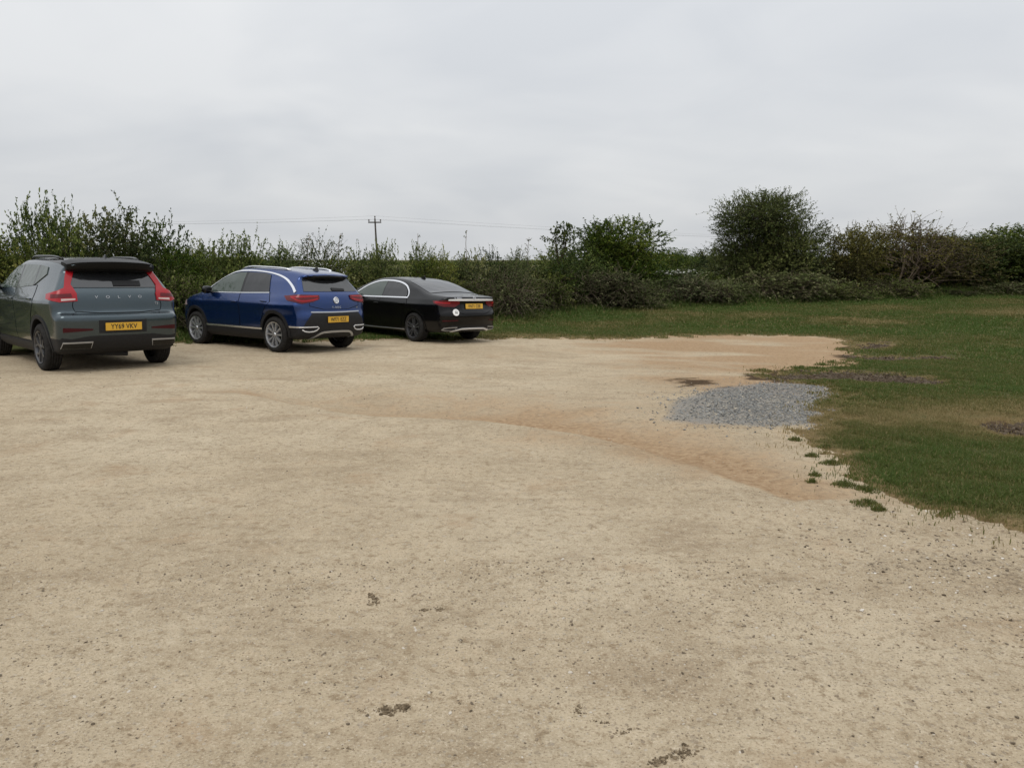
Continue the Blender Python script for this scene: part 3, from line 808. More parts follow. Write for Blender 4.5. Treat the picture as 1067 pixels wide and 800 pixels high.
    # round white licence disc with a dark mark
    P = c.place(-.52, .70, .006)
    g = Mesh(); th = np.arange(28) * 2 * np.pi / 28
    v = np.concatenate([np.stack([np.cos(th) * .078, np.sin(th) * .078, np.full(28, z)], 1) for z in (.0, .008)])
    g.add(v, [(i, (i + 1) % 28, 28 + (i + 1) % 28, 28 + i) for i in range(28)], [(28, 28 + i, 29 + i) for i in range(1, 27)])
    me = g.build('licence_disc', [CM['white']], False); me.transform(P); ds = mk('licence_disc', me, t)
    g = Mesh()
    g.add(*tube(np.array([(-.012, -.03, .009), (-.01, .03, .009), (.03, .022, .009), (.032, -.01, .009), (-.008, -.012, .009)]), .006, 4))
    g.add(*tube(np.array([(.008, -.012, .009), (.03, -.034, .009)]), .006, 4))
    me = g.build('disc_mark', [CM['ink']]); me.transform(P); mk('disc_mark', me, ds)
    c.patch('rear_bumper', xz((-.76, .26), (.76, .26), (.78, .34), (.6, .42), (-.6, .42), (-.78, .34)), B_, CM['plastic'], t, off=.006)
    c.patch('rear_reflector', xz((-.78, .50), (-.46, .515), (-.46, .54), (-.78, .53)), B_, CM['reflector'], t, off=.006, mirror=True, res=.03)
    for sg in (-1, 1):
        c.strip('exhaust_trim', xz(*[(sg * a, b) for a, b in ((.46, .375), (.74, .365), (.78, .31), (.5, .30), (.475, .34))]), .018, B_, CM['silver'], t, off=.014, thick=.03, res=.03, smooth_path=1)
    c.strip('diffuser_trim', xz((-.56, .285), (-.40, .325), (-.30, .345), (.30, .345), (.40, .325), (.56, .285)), .03, B_, CM['satin'], t, off=.016, smooth_path=1)
    c.strip('sill_strip', yz((-1.06, .27), (0, .262), (1.06, .27)), .02, L_, CM['silver'], t, off=.012, mirror=True)
    arches(c, t, .40, pm, .26, 'wheel_arch_lip')
    for x in (-1, 1):
        for y in (-1.47, 1.47):
            wheel(t, x * .80, y, .34, .245, .24, 'five_pair', CM)
    mirrors(c, t, .88, 1.0, CM['gloss'])
    aerial(c, t, -.66, pm)
    c.patch('headlight', [(-.5, 2.25, .66), (-.86, 1.85, .72), (-.86, 1.85, .82), (-.45, 2.25, .78)], (.5, -.87, 0), CM['lens'], t, off=.01, mirror=True)
    c.patch('grille', xz((-.42, .42), (.42, .42), (.46, .74), (-.46, .74)), (0, -1, 0), CM['gloss'], t, off=.008)
    lift_body(t, 1.02, 0)
    tag(t, 'black saloon with chrome window surround and round white disc on its tail', 'car', 'cars parked along the hedge')
    return t
# ------------------------------------------------------------------ ground
CLODS = ((410, 737, 34, 32, 'large crumbled clod of dried mud with a small lump beside it'), (378, 740, 13, 5, 'small rounded mud lump close beside the large crumbled clod'),
                            (390, 623, 28, 14, 'flat dark mud clod at mid gravel, wider than its neighbours'), (452, 634, 22, 9, 'flat reddish crumb of mud beside the flat dark clod'),
                            (362, 780, 16, 6, 'compact dark mud lump near the bottom edge of the gravel'), (700, 787, 36, 22, 'dark twiggy streak of mud near the bottom edge of the gravel'),
                            (653, 761, 20, 9, 'short dark crumb of mud by the twiggy streak'), (630, 752, 16, 7, 'thin dark crumb of mud up beside a wider one'),
                            (481, 731, 12, 4, 'single small brown crumb on the gravel'), (602, 738, 22, 8, 'scattered reddish mud crumbs on stony gravel'),
                            (313, 614, 12, 4, 'tiny brown crumb left of the flat dark clod'), (344, 712, 14, 5, 'thin brown crumb on open gravel'),
                            (480, 562, 10, 4, 'very small dark crumb far out on the gravel'), (187, 566, 12, 4, 'thin dark crumb on the left part of the gravel'))
CLOD_XY = [(*at(c[0], c[1])[:2], c[2] / FPX * math.hypot(at(c[0], c[1])[1], CAMZ) * 0.5) for c in CLODS]

def in_poly(P, x, y):
    return poly_sdf(np.asarray(P, float), np.asarray(x, float), np.asarray(y, float))
def px_poly(pts): return np.array([at(*p)[:2] for p in pts])
def line_dist(P, x, y):
    P = np.asarray(P, float); best = np.full(np.shape(x), 1e9)
    for a, b in zip(P[:-1], P[1:]):
        e = b - a; t = np.clip(((x - a[0]) * e[0] + (y - a[1]) * e[1]) / (e @ e), 0, 1)
        best = np.minimum(best, np.hypot(x - a[0] - e[0] * t, y - a[1] - e[1] * t))
    return best

# edge of the turf, walked from the far side of the cars round to the near corner on the right
EDGE = [(-160, 372), (60, 366), (183, 359), (200, 357.5), (300, 356), (430, 354), (520, 353), (600, 352.5), (640, 354), (700, 351), (760, 349), (820, 349), (868, 352), (884, 359),
        (886, 375), (868, 383), (800, 388), (790, 392), (835, 397), (862, 402), (868, 415), (866, 430), (862, 442), (838, 450), (846, 462), (866, 472), (876, 482), (888, 494), (905, 504), (930, 519), (985, 535),
        (1030, 545), (1067, 557), (1150, 588), (1300, 640)]
_E = px_poly(EDGE)
TURF = np.concatenate([_E, [[9, 2], [40, -4], [1400, -4], [1400, 1480], [-1400, 1480], [-1400, 60], [-40, 16]]])
GREY = px_poly([(694, 436), (706, 416), (745, 405), (800, 399), (860, 401), (872, 412), (872, 430), (862, 442), (800, 445), (730, 442)])
MUD = [(px_poly([(800, 389), (850, 386), (905, 386), (960, 391), (992, 398), (985, 403), (930, 401), (880, 396), (835, 397), (795, 394)]), 1.0),
       (px_poly([(1008, 439), (1067, 438), (1120, 442), (1120, 458), (1060, 457), (1020, 447)]), 0.8),
       (px_poly([(893, 360), (925, 356), (935, 361), (915, 365), (890, 365)]), 0.9),
       (px_poly([(880, 371), (1000, 371), (1010, 376), (900, 377)]), 0.55)]
BROWN = px_poly([(697, 398), (712, 393), (752, 399), (735, 404), (705, 403)])
TRACK = px_poly([(238, 409), (290, 417), (350, 428), (420, 433), (500, 438), (560, 444), (620, 456), (660, 466), (700, 480), (760, 497), (830, 520)])
TRACK2 = px_poly([(560, 455), (620, 463), (680, 473), (720, 487)])
DARK = [px_poly([(930, 592), (1000, 570), (1067, 588), (1067, 600), (1010, 590)]), px_poly([(880, 553), (945, 548), (930, 560)])]

def track_side(x, y):
    """signed distance to the crest above the worn channel, + on the far side"""
    d = line_dist(TRACK, x, y)
    sx = np.interp(x, TRACK[:, 0], TRACK[:, 1])
    return np.where(y > sx, d, -d) + 0.25 * (fbm(x * 1.2 + 3, y * 1.2, 2) - 0.5)

def turf_sd(x, y):
    """<0 on turf; ragged edge"""
    d = in_poly(TURF, x, y)
    r = np.hypot(x, y)
    amp = np.clip(r / 9.0, 0.75, 2.0)
    d = d + amp * (0.40 * (fbm(x * 1.7, y * 1.7, 3) - 0.5) + 0.55 * (fbm(x * 4 + 40, y * 4, 2) - 0.5) + 0.35 * (fbm(x * 14 + 4, y * 14, 2) - 0.5))
    for P, k in MUD:
        m = in_poly(P, x, y) + 0.5 * (fbm(x * 2.5 + 7, y * 2.5, 3) - 0.5)
        d = np.maximum(d, -(m + 0.12 + .5 * (fbm(x * 5 + 1, y * 5, 2) - .5)) if k > 0.6 else -(m + 0.25 + .5 * (fbm(x * 5 + 1, y * 5, 2) - .5)))
    return d

def ground_masks(x, y):
    n = fbm(x * 0.9 + 5, y * 0.9 + 2, 4)
    clay = (0.55 + 0.75 * fbm(x * 0.7 + 31, y * 0.7, 2)) * sstep(-0.06, 0.07, track_side(x, y)) * np.exp(-np.clip(track_side(x, y), 0, 9) / np.interp(x, [TRACK[0, 0], TRACK[2, 0], TRACK[4, 0], TRACK[8, 0]], [.25, .6, 1.1, 0.9])) * np.interp(x, [TRACK[0, 0], TRACK[3, 0], TRACK[6, 0], TRACK[9, 0], TRACK[10, 0] + .5], [.9, 1.25, 1.75, 1.5, .7]) + 0.5 * np.exp(-(line_dist(TRACK2, x, y) / 0.4) ** 2)
    s = 0.6 * x + 0.8 * y
    far = sstep(1.0, 4.0, x + 0.12 * (y - 9)) * sstep(8.2, 10.5, s) * np.clip(0.1 + 2.4 * (fbm(x * 0.5 + 9, y * 1.1 + 4, 4) - 0.28), 0, 1) * 1.0
    clay = np.clip(np.maximum(clay, far) * (0.55 + 0.9 * n), 0, 1)
    mud = np.zeros_like(x)
    nz = 0.7 * (fbm(x * 1.9 + 3, y * 1.9, 3) - 0.5) + 0.5 * (fbm(x * 6 + 11, y * 6, 2) - 0.5)
    for P, k in MUD:
        mud = np.maximum(mud, k * (1 - sstep(-0.05, 0.5, in_poly(P, x, y) + nz)))
    mud = np.maximum(mud, 0.62 * (1 - sstep(-0.3, 0.25, in_poly(BROWN, x, y) + nz)))
    for P in DARK: mud = np.maximum(mud, 0.26 * (1 - sstep(-0.2, 0.3, in_poly(P, x, y) + nz)))
    for cx, cy, cr in CLOD_XY:
        mud = np.maximum(mud, 0.16 * np.exp(-((x - cx) ** 2 + ((y - cy) * .8) ** 2) / (cr * 0.8) ** 2))
    grey = 1 - sstep(-0.1, 0.25, in_poly(GREY, x, y) + 0.25 * (n - 0.5))
    return clay, mud, grey

def warp_axis(lo, hi, n, a):
    u0, u1 = math.asinh(lo / a), math.asinh(hi / a)
    return a * np.sinh(np.linspace(u0, u1, n))

def ground_mat():
    m, n, l, p = mat('compacted gravel')
    N = lambda t: n.new('ShaderNode' + t)
    tc = N('TexCoord')
    def noise(sc, det=6, rough=0.6, dist=0.0):
        k = N('TexNoise'); k.inputs['Scale'].default_value = sc; k.inputs['Detail'].default_value = det; k.inputs['Roughness'].default_value = rough; k.inputs['Distortion'].default_value = dist
        l.new(tc.outputs['Object'], k.inputs['Vector']); return k.outputs['Fac']
    def ramp(f, *st):
        r = N('ValToRGB'); e = r.color_ramp.elements
        while len(e) < len(st): e.new(0.5)
        for i, (a, c) in enumerate(st):
            e[i].position = a; e[i].color = (*c, 1) if isinstance(c, tuple) else (c, c, c, 1)
        l.new(f, r.inputs['Fac']); return r.outputs['Color']
    def mix(f, a, b, bt='MIX'):
        k = N('Mix'); k.data_type = 'RGBA'; k.blend_type = bt
        if isinstance(f, float): k.inputs[0].default_value = f
        else: l.new(f, k.inputs[0])
        for i, c in ((6, a), (7, b)):
            if isinstance(c, tuple): k.inputs[i].default_value = (*c, 1)
            else: l.new(c, k.inputs[i])
        return k.outputs[2]
    def math_(op, a, b=None, c=None):
        k = N('Math'); k.operation = op
        for i, v in enumerate((a, b, c)):
            if v is None: continue
            if isinstance(v, (int, float)): k.inputs[i].default_value = v
            else: l.new(v, k.inputs[i])
        return k.outputs[0]
    at_ = N('Attribute'); at_.attribute_name = 'mask'
    sp = N('SeparateColor'); l.new(at_.outputs['Color'], sp.inputs['Color'])
    clay, mud, grey = sp.outputs[0], sp.outputs[1], sp.outputs[2]
    big, mid, fine, grit = noise(0.35, 5, 0.6), noise(2.2, 6, 0.65, 0.4), noise(17, 6, 0.7), noise(95, 3, 0.7)
    base = ramp(big, (0.34, (0.42, 0.338, 0.228)), (0.5, (0.495, 0.406, 0.282)), (0.64, (0.555, 0.468, 0.336)))
    base = mix(ramp(mid, (0.34, 0.0), (0.62, 1.0)), mix(0.42, base, (0.27, 0.205, 0.13)), base)
    # wheel-drawn streaks, long along the way the cars sweep round
    mp = N('Mapping'); mp.inputs['Rotation'].default_value = (0, 0, 0.67); mp.inputs['Scale'].default_value = (0.7, 2.0, 1); l.new(tc.outputs['Object'], mp.inputs['Vector'])
    stn = N('TexNoise'); stn.inputs['Scale'].default_value = 1.1; stn.inputs['Detail'].default_value = 7; stn.inputs['Roughness'].default_value = 0.62; stn.inputs['Distortion'].default_value = 0.5
    l.new(mp.outputs[0], stn.inputs['Vector']); streak = stn.outputs['Fac']
    base = mix(ramp(streak, (0.33, 0.55), (0.47, 0.0)), base, (0.29, 0.220, 0.142))
    base = mix(ramp(streak, (0.54, 0.0), (0.70, 0.4)), base, (0.50, 0.415, 0.295))
    base = mix(ramp(fine, (0.36, 0.75), (0.47, 0.0)), base, (0.27, 0.200, 0.122))
    base = mix(ramp(fine, (0.55, 0.0), (0.70, 0.65)), base, (0.60, 0.51, 0.375))
    base = mix(ramp(grit, (0.33, 0.8), (0.44, 0.0)), base, (0.20, 0.148, 0.095))
    base = mix(ramp(grit, (0.57, 0.0), (0.69, 0.8)), base, (0.64, 0.55, 0.42))
    blot = noise(1.4, 5, 0.6, 0.3)
    base = mix(ramp(blot, (0.57, 0.0), (0.72, 0.5)), base, (0.36, 0.245, 0.145))
    # little stones pressed into the surface
    def stones(scale, thr, dark, light, amt):
        v = N('TexVoronoi'); v.inputs['Scale'].default_value = scale; v.inputs['Randomness'].default_value = 1.0
        l.new(tc.outputs['Object'], v.inputs['Vector'])
        sc = N('SeparateColor'); l.new(v.outputs['Color'], sc.inputs['Color'])
        show = math_('GREATER_THAN', sc.outputs[0], thr)
        rad = math_('MULTIPLY_ADD', sc.outputs[1], 0.25, 0.12)
        msk = math_('MULTIPLY', math_('LESS_THAN', v.outputs['Distance'], rad), show)
        col = mix(sc.outputs[2], dark, light)
        return math_('MULTIPLY', msk, amt), col, msk
    m1, c1, k1 = stones(48, 0.62, (0.17, 0.13, 0.09), (0.52, 0.46, 0.37), 0.6)
    base = mix(m1, base, c1)
    m2, c2, k2 = stones(22, 0.86, (0.20, 0.155, 0.11), (0.50, 0.44, 0.36), 0.4)
    base = mix(m2, base, c2)
    # clay, mud and grey fines, broken up by noise
    f = math_('ADD', clay, math_('MULTIPLY_ADD', mid, 1.3, -0.65)); f = math_('ADD', f, math_('MULTIPLY_ADD', fine, 1.3, -0.65)); f = ramp(f, (0.15, 0.0), (0.8, 0.85))
    base = mix(f, base, ramp(fine, (0.35, (0.255, 0.155, 0.082)), (0.62, (0.41, 0.285, 0.168))))
    f = math_('ADD', mud, math_('MULTIPLY_ADD', fine, 1.2, -0.6)); f = ramp(f, (0.22, 0.0), (0.5, 0.95))
    base = mix(f, base, ramp(fine, (0.3, (0.026, 0.016, 0.008)), (0.66, (0.085, 0.054, 0.030))))
    f = math_('ADD', grey, math_('MULTIPLY_ADD', fine, 1.0, -0.5)); f = ramp(f, (0.5, 0.0), (1.15, 0.8))
    base = mix(f, base, ramp(grit, (0.35, (0.15, 0.148, 0.14)), (0.65, (0.30, 0.295, 0.28))))
    l.new(base, p.inputs['Base Color'])
    p.inputs['Roughness'].default_value = 0.92; p.inputs['Specular IOR Level'].default_value = 0.06
    h = math_('ADD', math_('MULTIPLY', fine, 0.9), math_('MULTIPLY', grit, 0.32))
    h = math_('ADD', h, math_('MULTIPLY', k1, 0.16)); h = math_('ADD', h, math_('MULTIPLY', k2, 0.3)); h = math_('ADD', h, math_('MULTIPLY', mid, 2.2)); h = math_('ADD', h, math_('MULTIPLY', streak, 1.5))
    b = N('Bump'); b.inputs['Strength'].default_value = 0.9; b.inputs['Distance'].default_value = 0.03
    l.new(h, b.inputs['Height']); l.new(b.outputs['Normal'], p.inputs['Normal'])
    return m

def build_ground():
    xs = warp_axis(-700, 700, 560, 1.9); ys = np.concatenate([warp_axis(-60, 0, 60, 2.5)[:-1], warp_axis(0.0, 1500, 620, 2.6)])
    X, Y = np.meshgrid(xs, ys, indexing='ij')
    r = np.hypot(X, Y)
    Z = ground_z(X, Y)
    fade = np.exp(-(r / 16) ** 2)
    Z = Z + fade * (0.022 * (fbm(X * 1.1, Y * 1.1, 4) - 0.5) + 0.016 * (fbm(X * 5, Y * 5, 3) - 0.5))
    ts = track_side(X, Y)
    along = sstep(TRACK[0, 0] - .3, TRACK[2, 0], X) * (1 - sstep(TRACK[-4, 0], TRACK[-1, 0] + .3, X))
    Z = Z - 0.12 * along * sstep(-0.08, 0.3, ts) * (1 - sstep(0.35, 1.7, ts)) + 0.015 * along * np.exp(-((ts + .25) / .25) ** 2)
    # low mound under the grey stones
    Z = Z + 0.02 * (1 - sstep(-0.7, 0.1, in_poly(GREY, X, Y)))
    for P, k in MUD: Z = Z - 0.03 * k * (1 - sstep(-0.15, 0.1, in_poly(P, X, Y)))
    clay, mud, grey = ground_masks(X, Y)
    nx, ny = X.shape
    i = np.arange(nx - 1)[:, None] * ny; j = np.arange(ny - 1)[None]
    q = np.stack([i + j, i + ny + j, i + ny + j + 1, i + j + 1], -1).reshape(-1, 4)
    me = np_mesh('ground', np.stack([X, Y, Z], -1).reshape(-1, 3), quads=q, mats=[ground_mat()], smooth=True,
                 tint=np.stack([clay, mud, grey], -1).reshape(-1, 3), attr='mask')
    o = mk('ground', me); tag(o, kind='structure')
    return xs, ys, Z
GX, GY, GZ = build_ground()
def gz(x, y):
    """height of the built sheet"""
    x = np.asarray(x, float); y = np.asarray(y, float)
    i = np.clip(np.searchsorted(GX, x) - 1, 0, len(GX) - 2); j = np.clip(np.searchsorted(GY, y) - 1, 0, len(GY) - 2)
    u = (x - GX[i]) / (GX[i + 1] - GX[i]); v = (y - GY[j]) / (GY[j + 1] - GY[j])
    return (GZ[i, j] * (1 - u) + GZ[i + 1, j] * u) * (1 - v) + (GZ[i, j + 1] * (1 - u) + GZ[i + 1, j + 1] * u) * v

def turf_mat():
    m, n, l, p = mat('turf')
    tc = n.new('ShaderNodeTexCoord')
    def noise(sc, det=5):
        k = n.new('ShaderNodeTexNoise'); k.inputs['Scale'].default_value = sc; k.inputs['Detail'].default_value = det; k.inputs['Roughness'].default_value = 0.65
        l.new(tc.outputs['Object'], k.inputs['Vector']); return k.outputs['Fac']
    def ramp(f, *st):
        r = n.new('ShaderNodeValToRGB'); e = r.color_ramp.elements
        while len(e) < len(st): e.new(0.5)
        for i, (a, c) in enumerate(st): e[i].position = a; e[i].color = (*c, 1)
        l.new(f, r.inputs['Fac']); return r.outputs['Color']
    a = ramp(noise(0.5), (0.36, (0.050, 0.066, 0.018)), (0.5, (0.078, 0.082, 0.026)), (0.66, (0.135, 0.112, 0.045)))
    b = ramp(noise(9), (0.35, (0.035, 0.04, 0.014)), (0.65, (0.11, 0.104, 0.04)))
    k = n.new('ShaderNodeMix'); k.data_type = 'RGBA'; k.inputs[0].default_value = 0.5
    l.new(a, k.inputs[6]); l.new(b, k.inputs[7])
    ea = n.new('ShaderNodeAttribute'); ea.attribute_name = 'edge'; es = n.new('ShaderNodeSeparateColor'); l.new(ea.outputs['Color'], es.inputs['Color'])
    k2 = n.new('ShaderNodeMix'); k2.data_type = 'RGBA'; l.new(es.outputs[0], k2.inputs[0]); l.new(k.outputs[2], k2.inputs[6])   # thin dry turf at the edge shows earth
    l.new(ramp(noise(14), (0.35, (0.11, 0.075, 0.035)), (0.65, (0.24, 0.17, 0.085))), k2.inputs[7]); l.new(k2.outputs[2], p.inputs['Base Color'])
    p.inputs['Roughness'].default_value = 0.95; p.inputs['Specular IOR Level'].default_value = 0.1
    bp = n.new('ShaderNodeBump'); bp.inputs['Strength'].default_value = 0.8; bp.inputs['Distance'].default_value = 0.03
    l.new(noise(30), bp.inputs['Height']); l.new(bp.outputs['Normal'], p.inputs['Normal'])
    return m

def build_turf():
    xs = warp_axis(-690, 690, 840, 3.2); ys = warp_axis(2.5, 1490, 720, 3.5)
    X, Y = np.meshgrid(xs, ys, indexing='ij')
    D = turf_sd(X, Y)
    Z = gz(X, Y) + np.clip(-D * 0.12, -0.02, 0.022)
    Z = Z + np.where(D < -0.1, 0.03 * np.exp(-(np.hypot(X, Y) / 25) ** 2) * (fbm(X * 1.6, Y * 1.6, 3) - 0.4), 0)
    nx, ny = X.shape
    keep = ((D[:-1, :-1] < 0) | (D[1:, :-1] < 0) | (D[:-1, 1:] < 0) | (D[1:, 1:] < 0)).ravel()
    i = np.arange(nx - 1)[:, None] * ny; j = np.arange(ny - 1)[None]
    q = np.stack([i + j, i + ny + j, i + ny + j + 1, i + j + 1], -1).reshape(-1, 4)[keep]
    used = np.unique(q); remap = np.full(nx * ny, -1); remap[used] = np.arange(len(used))
    V = np.stack([X, Y, Z], -1).reshape(-1, 3)[used]
    o = mk('grass_field', np_mesh('grass_field', V, quads=remap[q], mats=[turf_mat()], smooth=True, tint=sstep(-0.32, 0.0, D).ravel()[used], attr='edge'))
    tag(o, kind='structure')
build_turf()

# ------------------------------------------------------------------ blades of grass
def blades(x, y, h, w, rng, lean=0.5, base=0.0):
    n = len(x)
    a = rng.random(n) * 2 * np.pi; l = rng.random(n) * lean
    la = rng.random(n) * 2 * np.pi
    z = gz(x, y) + base
    ca, sa = np.cos(a) * w / 2, np.sin(a) * w / 2
    top = np.stack([x + np.cos(la) * l * h, y + np.sin(la) * l * h, z + h * (1 - 0.35 * l)], 1)
    mx = np.stack([x + np.cos(la) * l * h * .35, y + np.sin(la) * l * h * .35, z + h * .55], 1)
    v = np.stack([np.stack([x - ca, y - sa, z - .01], 1), np.stack([x + ca, y + sa, z - .01], 1),
                  mx + np.stack([ca, sa, 0 * ca], 1) * .75, mx - np.stack([ca, sa, 0 * ca], 1) * .75, top], 1).reshape(-1, 3)
    i = np.arange(n)[:, None] * 5
    return v, (i + [0, 1, 2, 3]), (i + [3, 2, 4])

GRASS_M = tint_mat('grass blades', [(0.0, (0.072, 0.114, 0.022)), (0.42, (0.102, 0.112, 0.029)), (0.72, (0.165, 0.145, 0.050)), (1.0, (0.29, 0.225, 0.105))], 0.65, 0.25, 0.25)

HEDGE_LINE = [bearing(px, d)[:2] for px, d in ((-200, 14.2), (0, 16.0), (100, 17.6), (250, 20.5), (400, 24.7), (520, 29), (600, 33), (700, 35.5), (850, 37.5), (1067, 41), (1300, 43))]

def build_grass():
    rng = np.random.default_rng(3)
    g = Mesh()
    def scatter(n, rlo, rhi, hmean, w, pxlo=-60, pxhi=1130, dens_noise=True):
        # uniform over the wedge of ground in front of the camera
        d = np.sqrt(rng.random(n) * (rhi ** 2 - rlo ** 2) + rlo ** 2)
        px = pxlo + rng.random(n) * (pxhi - pxlo)
        x = (px - 533.5) / FPX * d; y = d
        sd = turf_sd(x, y)
        yell = fbm(x * 0.35 + 2, y * 0.35 + 8, 3); clump = fbm(x * 3.1, y * 3.1, 3)
        edge = sstep(-0.4, -0.02, sd)
        ok = (sd < 0.05 * np.abs(rng.standard_normal(n)) - 0.03 + (rng.random(n) < .12) * .55 * rng.random(n) ** 2) & (rng.random(n) > 0.62 * edge) & (clump + 0.5 * rng.random(n) > 0.52)
        hd = line_dist(HEDGE_LINE, x, y)
        ok &= ~((hd < 0.4))
        x, y, yell, clump, edge, hd = (k[ok] for k in (x, y, yell, clump, edge, hd)); m = len(x)
        tall = 1 + 4.0 * (1 - sstep(0.6, 3.2, hd)) * (y > 12)
        h = hmean * (0.4 + 1.1 * clump + 0.5 * rng.random(m)) * (1 - 0.55 * edge) * tall
        lush = (1 - sstep(1.5, 7.0, hd)) * 0.42
        t = np.clip(0.41 + 1.7 * (yell - 0.5) + 0.22 * rng.standard_normal(m) * 0.7 + 0.36 * edge - 0.6 * (clump - 0.5) - lush, 0.02, 1)
        dead = rng.random(m) < 0.06
        t = np.where(dead, 0.9, t)
        v, q, tr = blades(x, y, h, w * (0.6 + 0.8 * rng.random(m)), rng, 0.9, 0.008)
        g.add(v, q, tr, np.repeat(t, 5))
    scatter(190000, 4.3, 9.0, 0.045, 0.006, 780, 1150)
    scatter(240000, 9.0, 15.5, 0.05, 0.011, 600, 1130)
    scatter(200000, 15.5, 24, 0.06, 0.02, -60, 1130)
    scatter(150000, 24, 34, 0.07, 0.035, 300, 1130)
    scatter(170000, 34, 47, 0.08, 0.05, 560, 1130)
    me = g.build('grass', [GRASS_M], smooth=False)
    o = mk('grass', me); tag(o, 'short rough turf with yellowed patches growing up to the gravel', 'grass', kind='stuff')
build_grass()

def grass_tufts():
    rng = np.random.default_rng(8)
    for (px, py, s) in ((829, 459, 10), (846, 476, 9), (866, 484, 13), (881, 506, 19), (904, 511, 17), (903, 525, 17), (915, 531, 8), (849, 496, 7), (846, 503, 6), (879, 461, 16), (861, 467, 12), (790, 391, 12)):
        p = at(px, py); wd = s / FPX * p[1]
        n = int(50 + s * 15)
        r = rng.random(n) ** .8 * wd * 0.75; a = rng.random(n) * 2 * np.pi
        wob = .55 + .9 * fbm(np.cos(a) * 1.3 + px * .37, np.sin(a) * 1.3 + py * .37, 2); x = p[0] + r * wob * np.cos(a) * 1.25; y = p[1] + r * wob * np.sin(a)
        v, q, t = blades(x, y, (0.018 + 0.04 * rng.random(n)) * (1.3 - r / (wd * .75) * .85), 0.006, rng, 1.2)
        v[:, :2] -= p[:2]; v[:, 2] -= gz(p[0], p[1])
        m = Mesh(); m.add(v, q, t, np.repeat(np.clip(0.42 + 0.22 * rng.standard_normal(n), 0, 1), 5))
        o = mk('grass_tuft', m.build('grass_tuft', [GRASS_M], False))
        o.location = (p[0], p[1], float(gz(p[0], p[1])))
        tag(o, 'small isolated tuft of grass on the bare gravel beside the turf edge', 'grass tuft', 'small grass tufts at the gravel edge')
grass_tufts()

# ------------------------------------------------------------------ loose stones
_ico = None
def rock_base():
    global _ico
    if _ico is None:
        bm = bmesh.new(); bmesh.ops.create_icosphere(bm, subdivisions=1, radius=1)
        v = np.array([x.co for x in bm.verts]); f = np.array([[k.index for k in fc.verts] for fc in bm.faces]); bm.free()
        _ico = (v, f)
    return _ico
def rocks(x, y, size, rng, flat=0.55, sink=0.35):
    """many small angular stones in one mesh"""
    v0, f0 = rock_base(); n = len(x); k = len(v0)
    s = size[:, None] * np.stack([1 + .5 * rng.random(n), .65 + .4 * rng.random(n), flat * (.6 + .8 * rng.random(n))], 1)
    v = v0[None] * (1 + 0.35 * (rng.random((n, k, 1)) - .5)) * s[:, None]
    a = rng.random(n) * 2 * np.pi; ca, sa = np.cos(a)[:, None], np.sin(a)[:, None]
    vx = v[..., 0] * ca - v[..., 1] * sa; vy = v[..., 0] * sa + v[..., 1] * ca
    tl = rng.standard_normal((n, 2)) * .25
    vz = v[..., 2] + vx * tl[:, :1] + vy * tl[:, 1:]
    z = gz(x, y) + s[:, 2] * (1 - 2 * sink)
    out = np.stack([vx + x[:, None], vy + y[:, None], vz + z[:, None]], -1).reshape(-1, 3)
    return out, (f0[None] + (np.arange(n) * k)[:, None, None]).reshape(-1, 3)

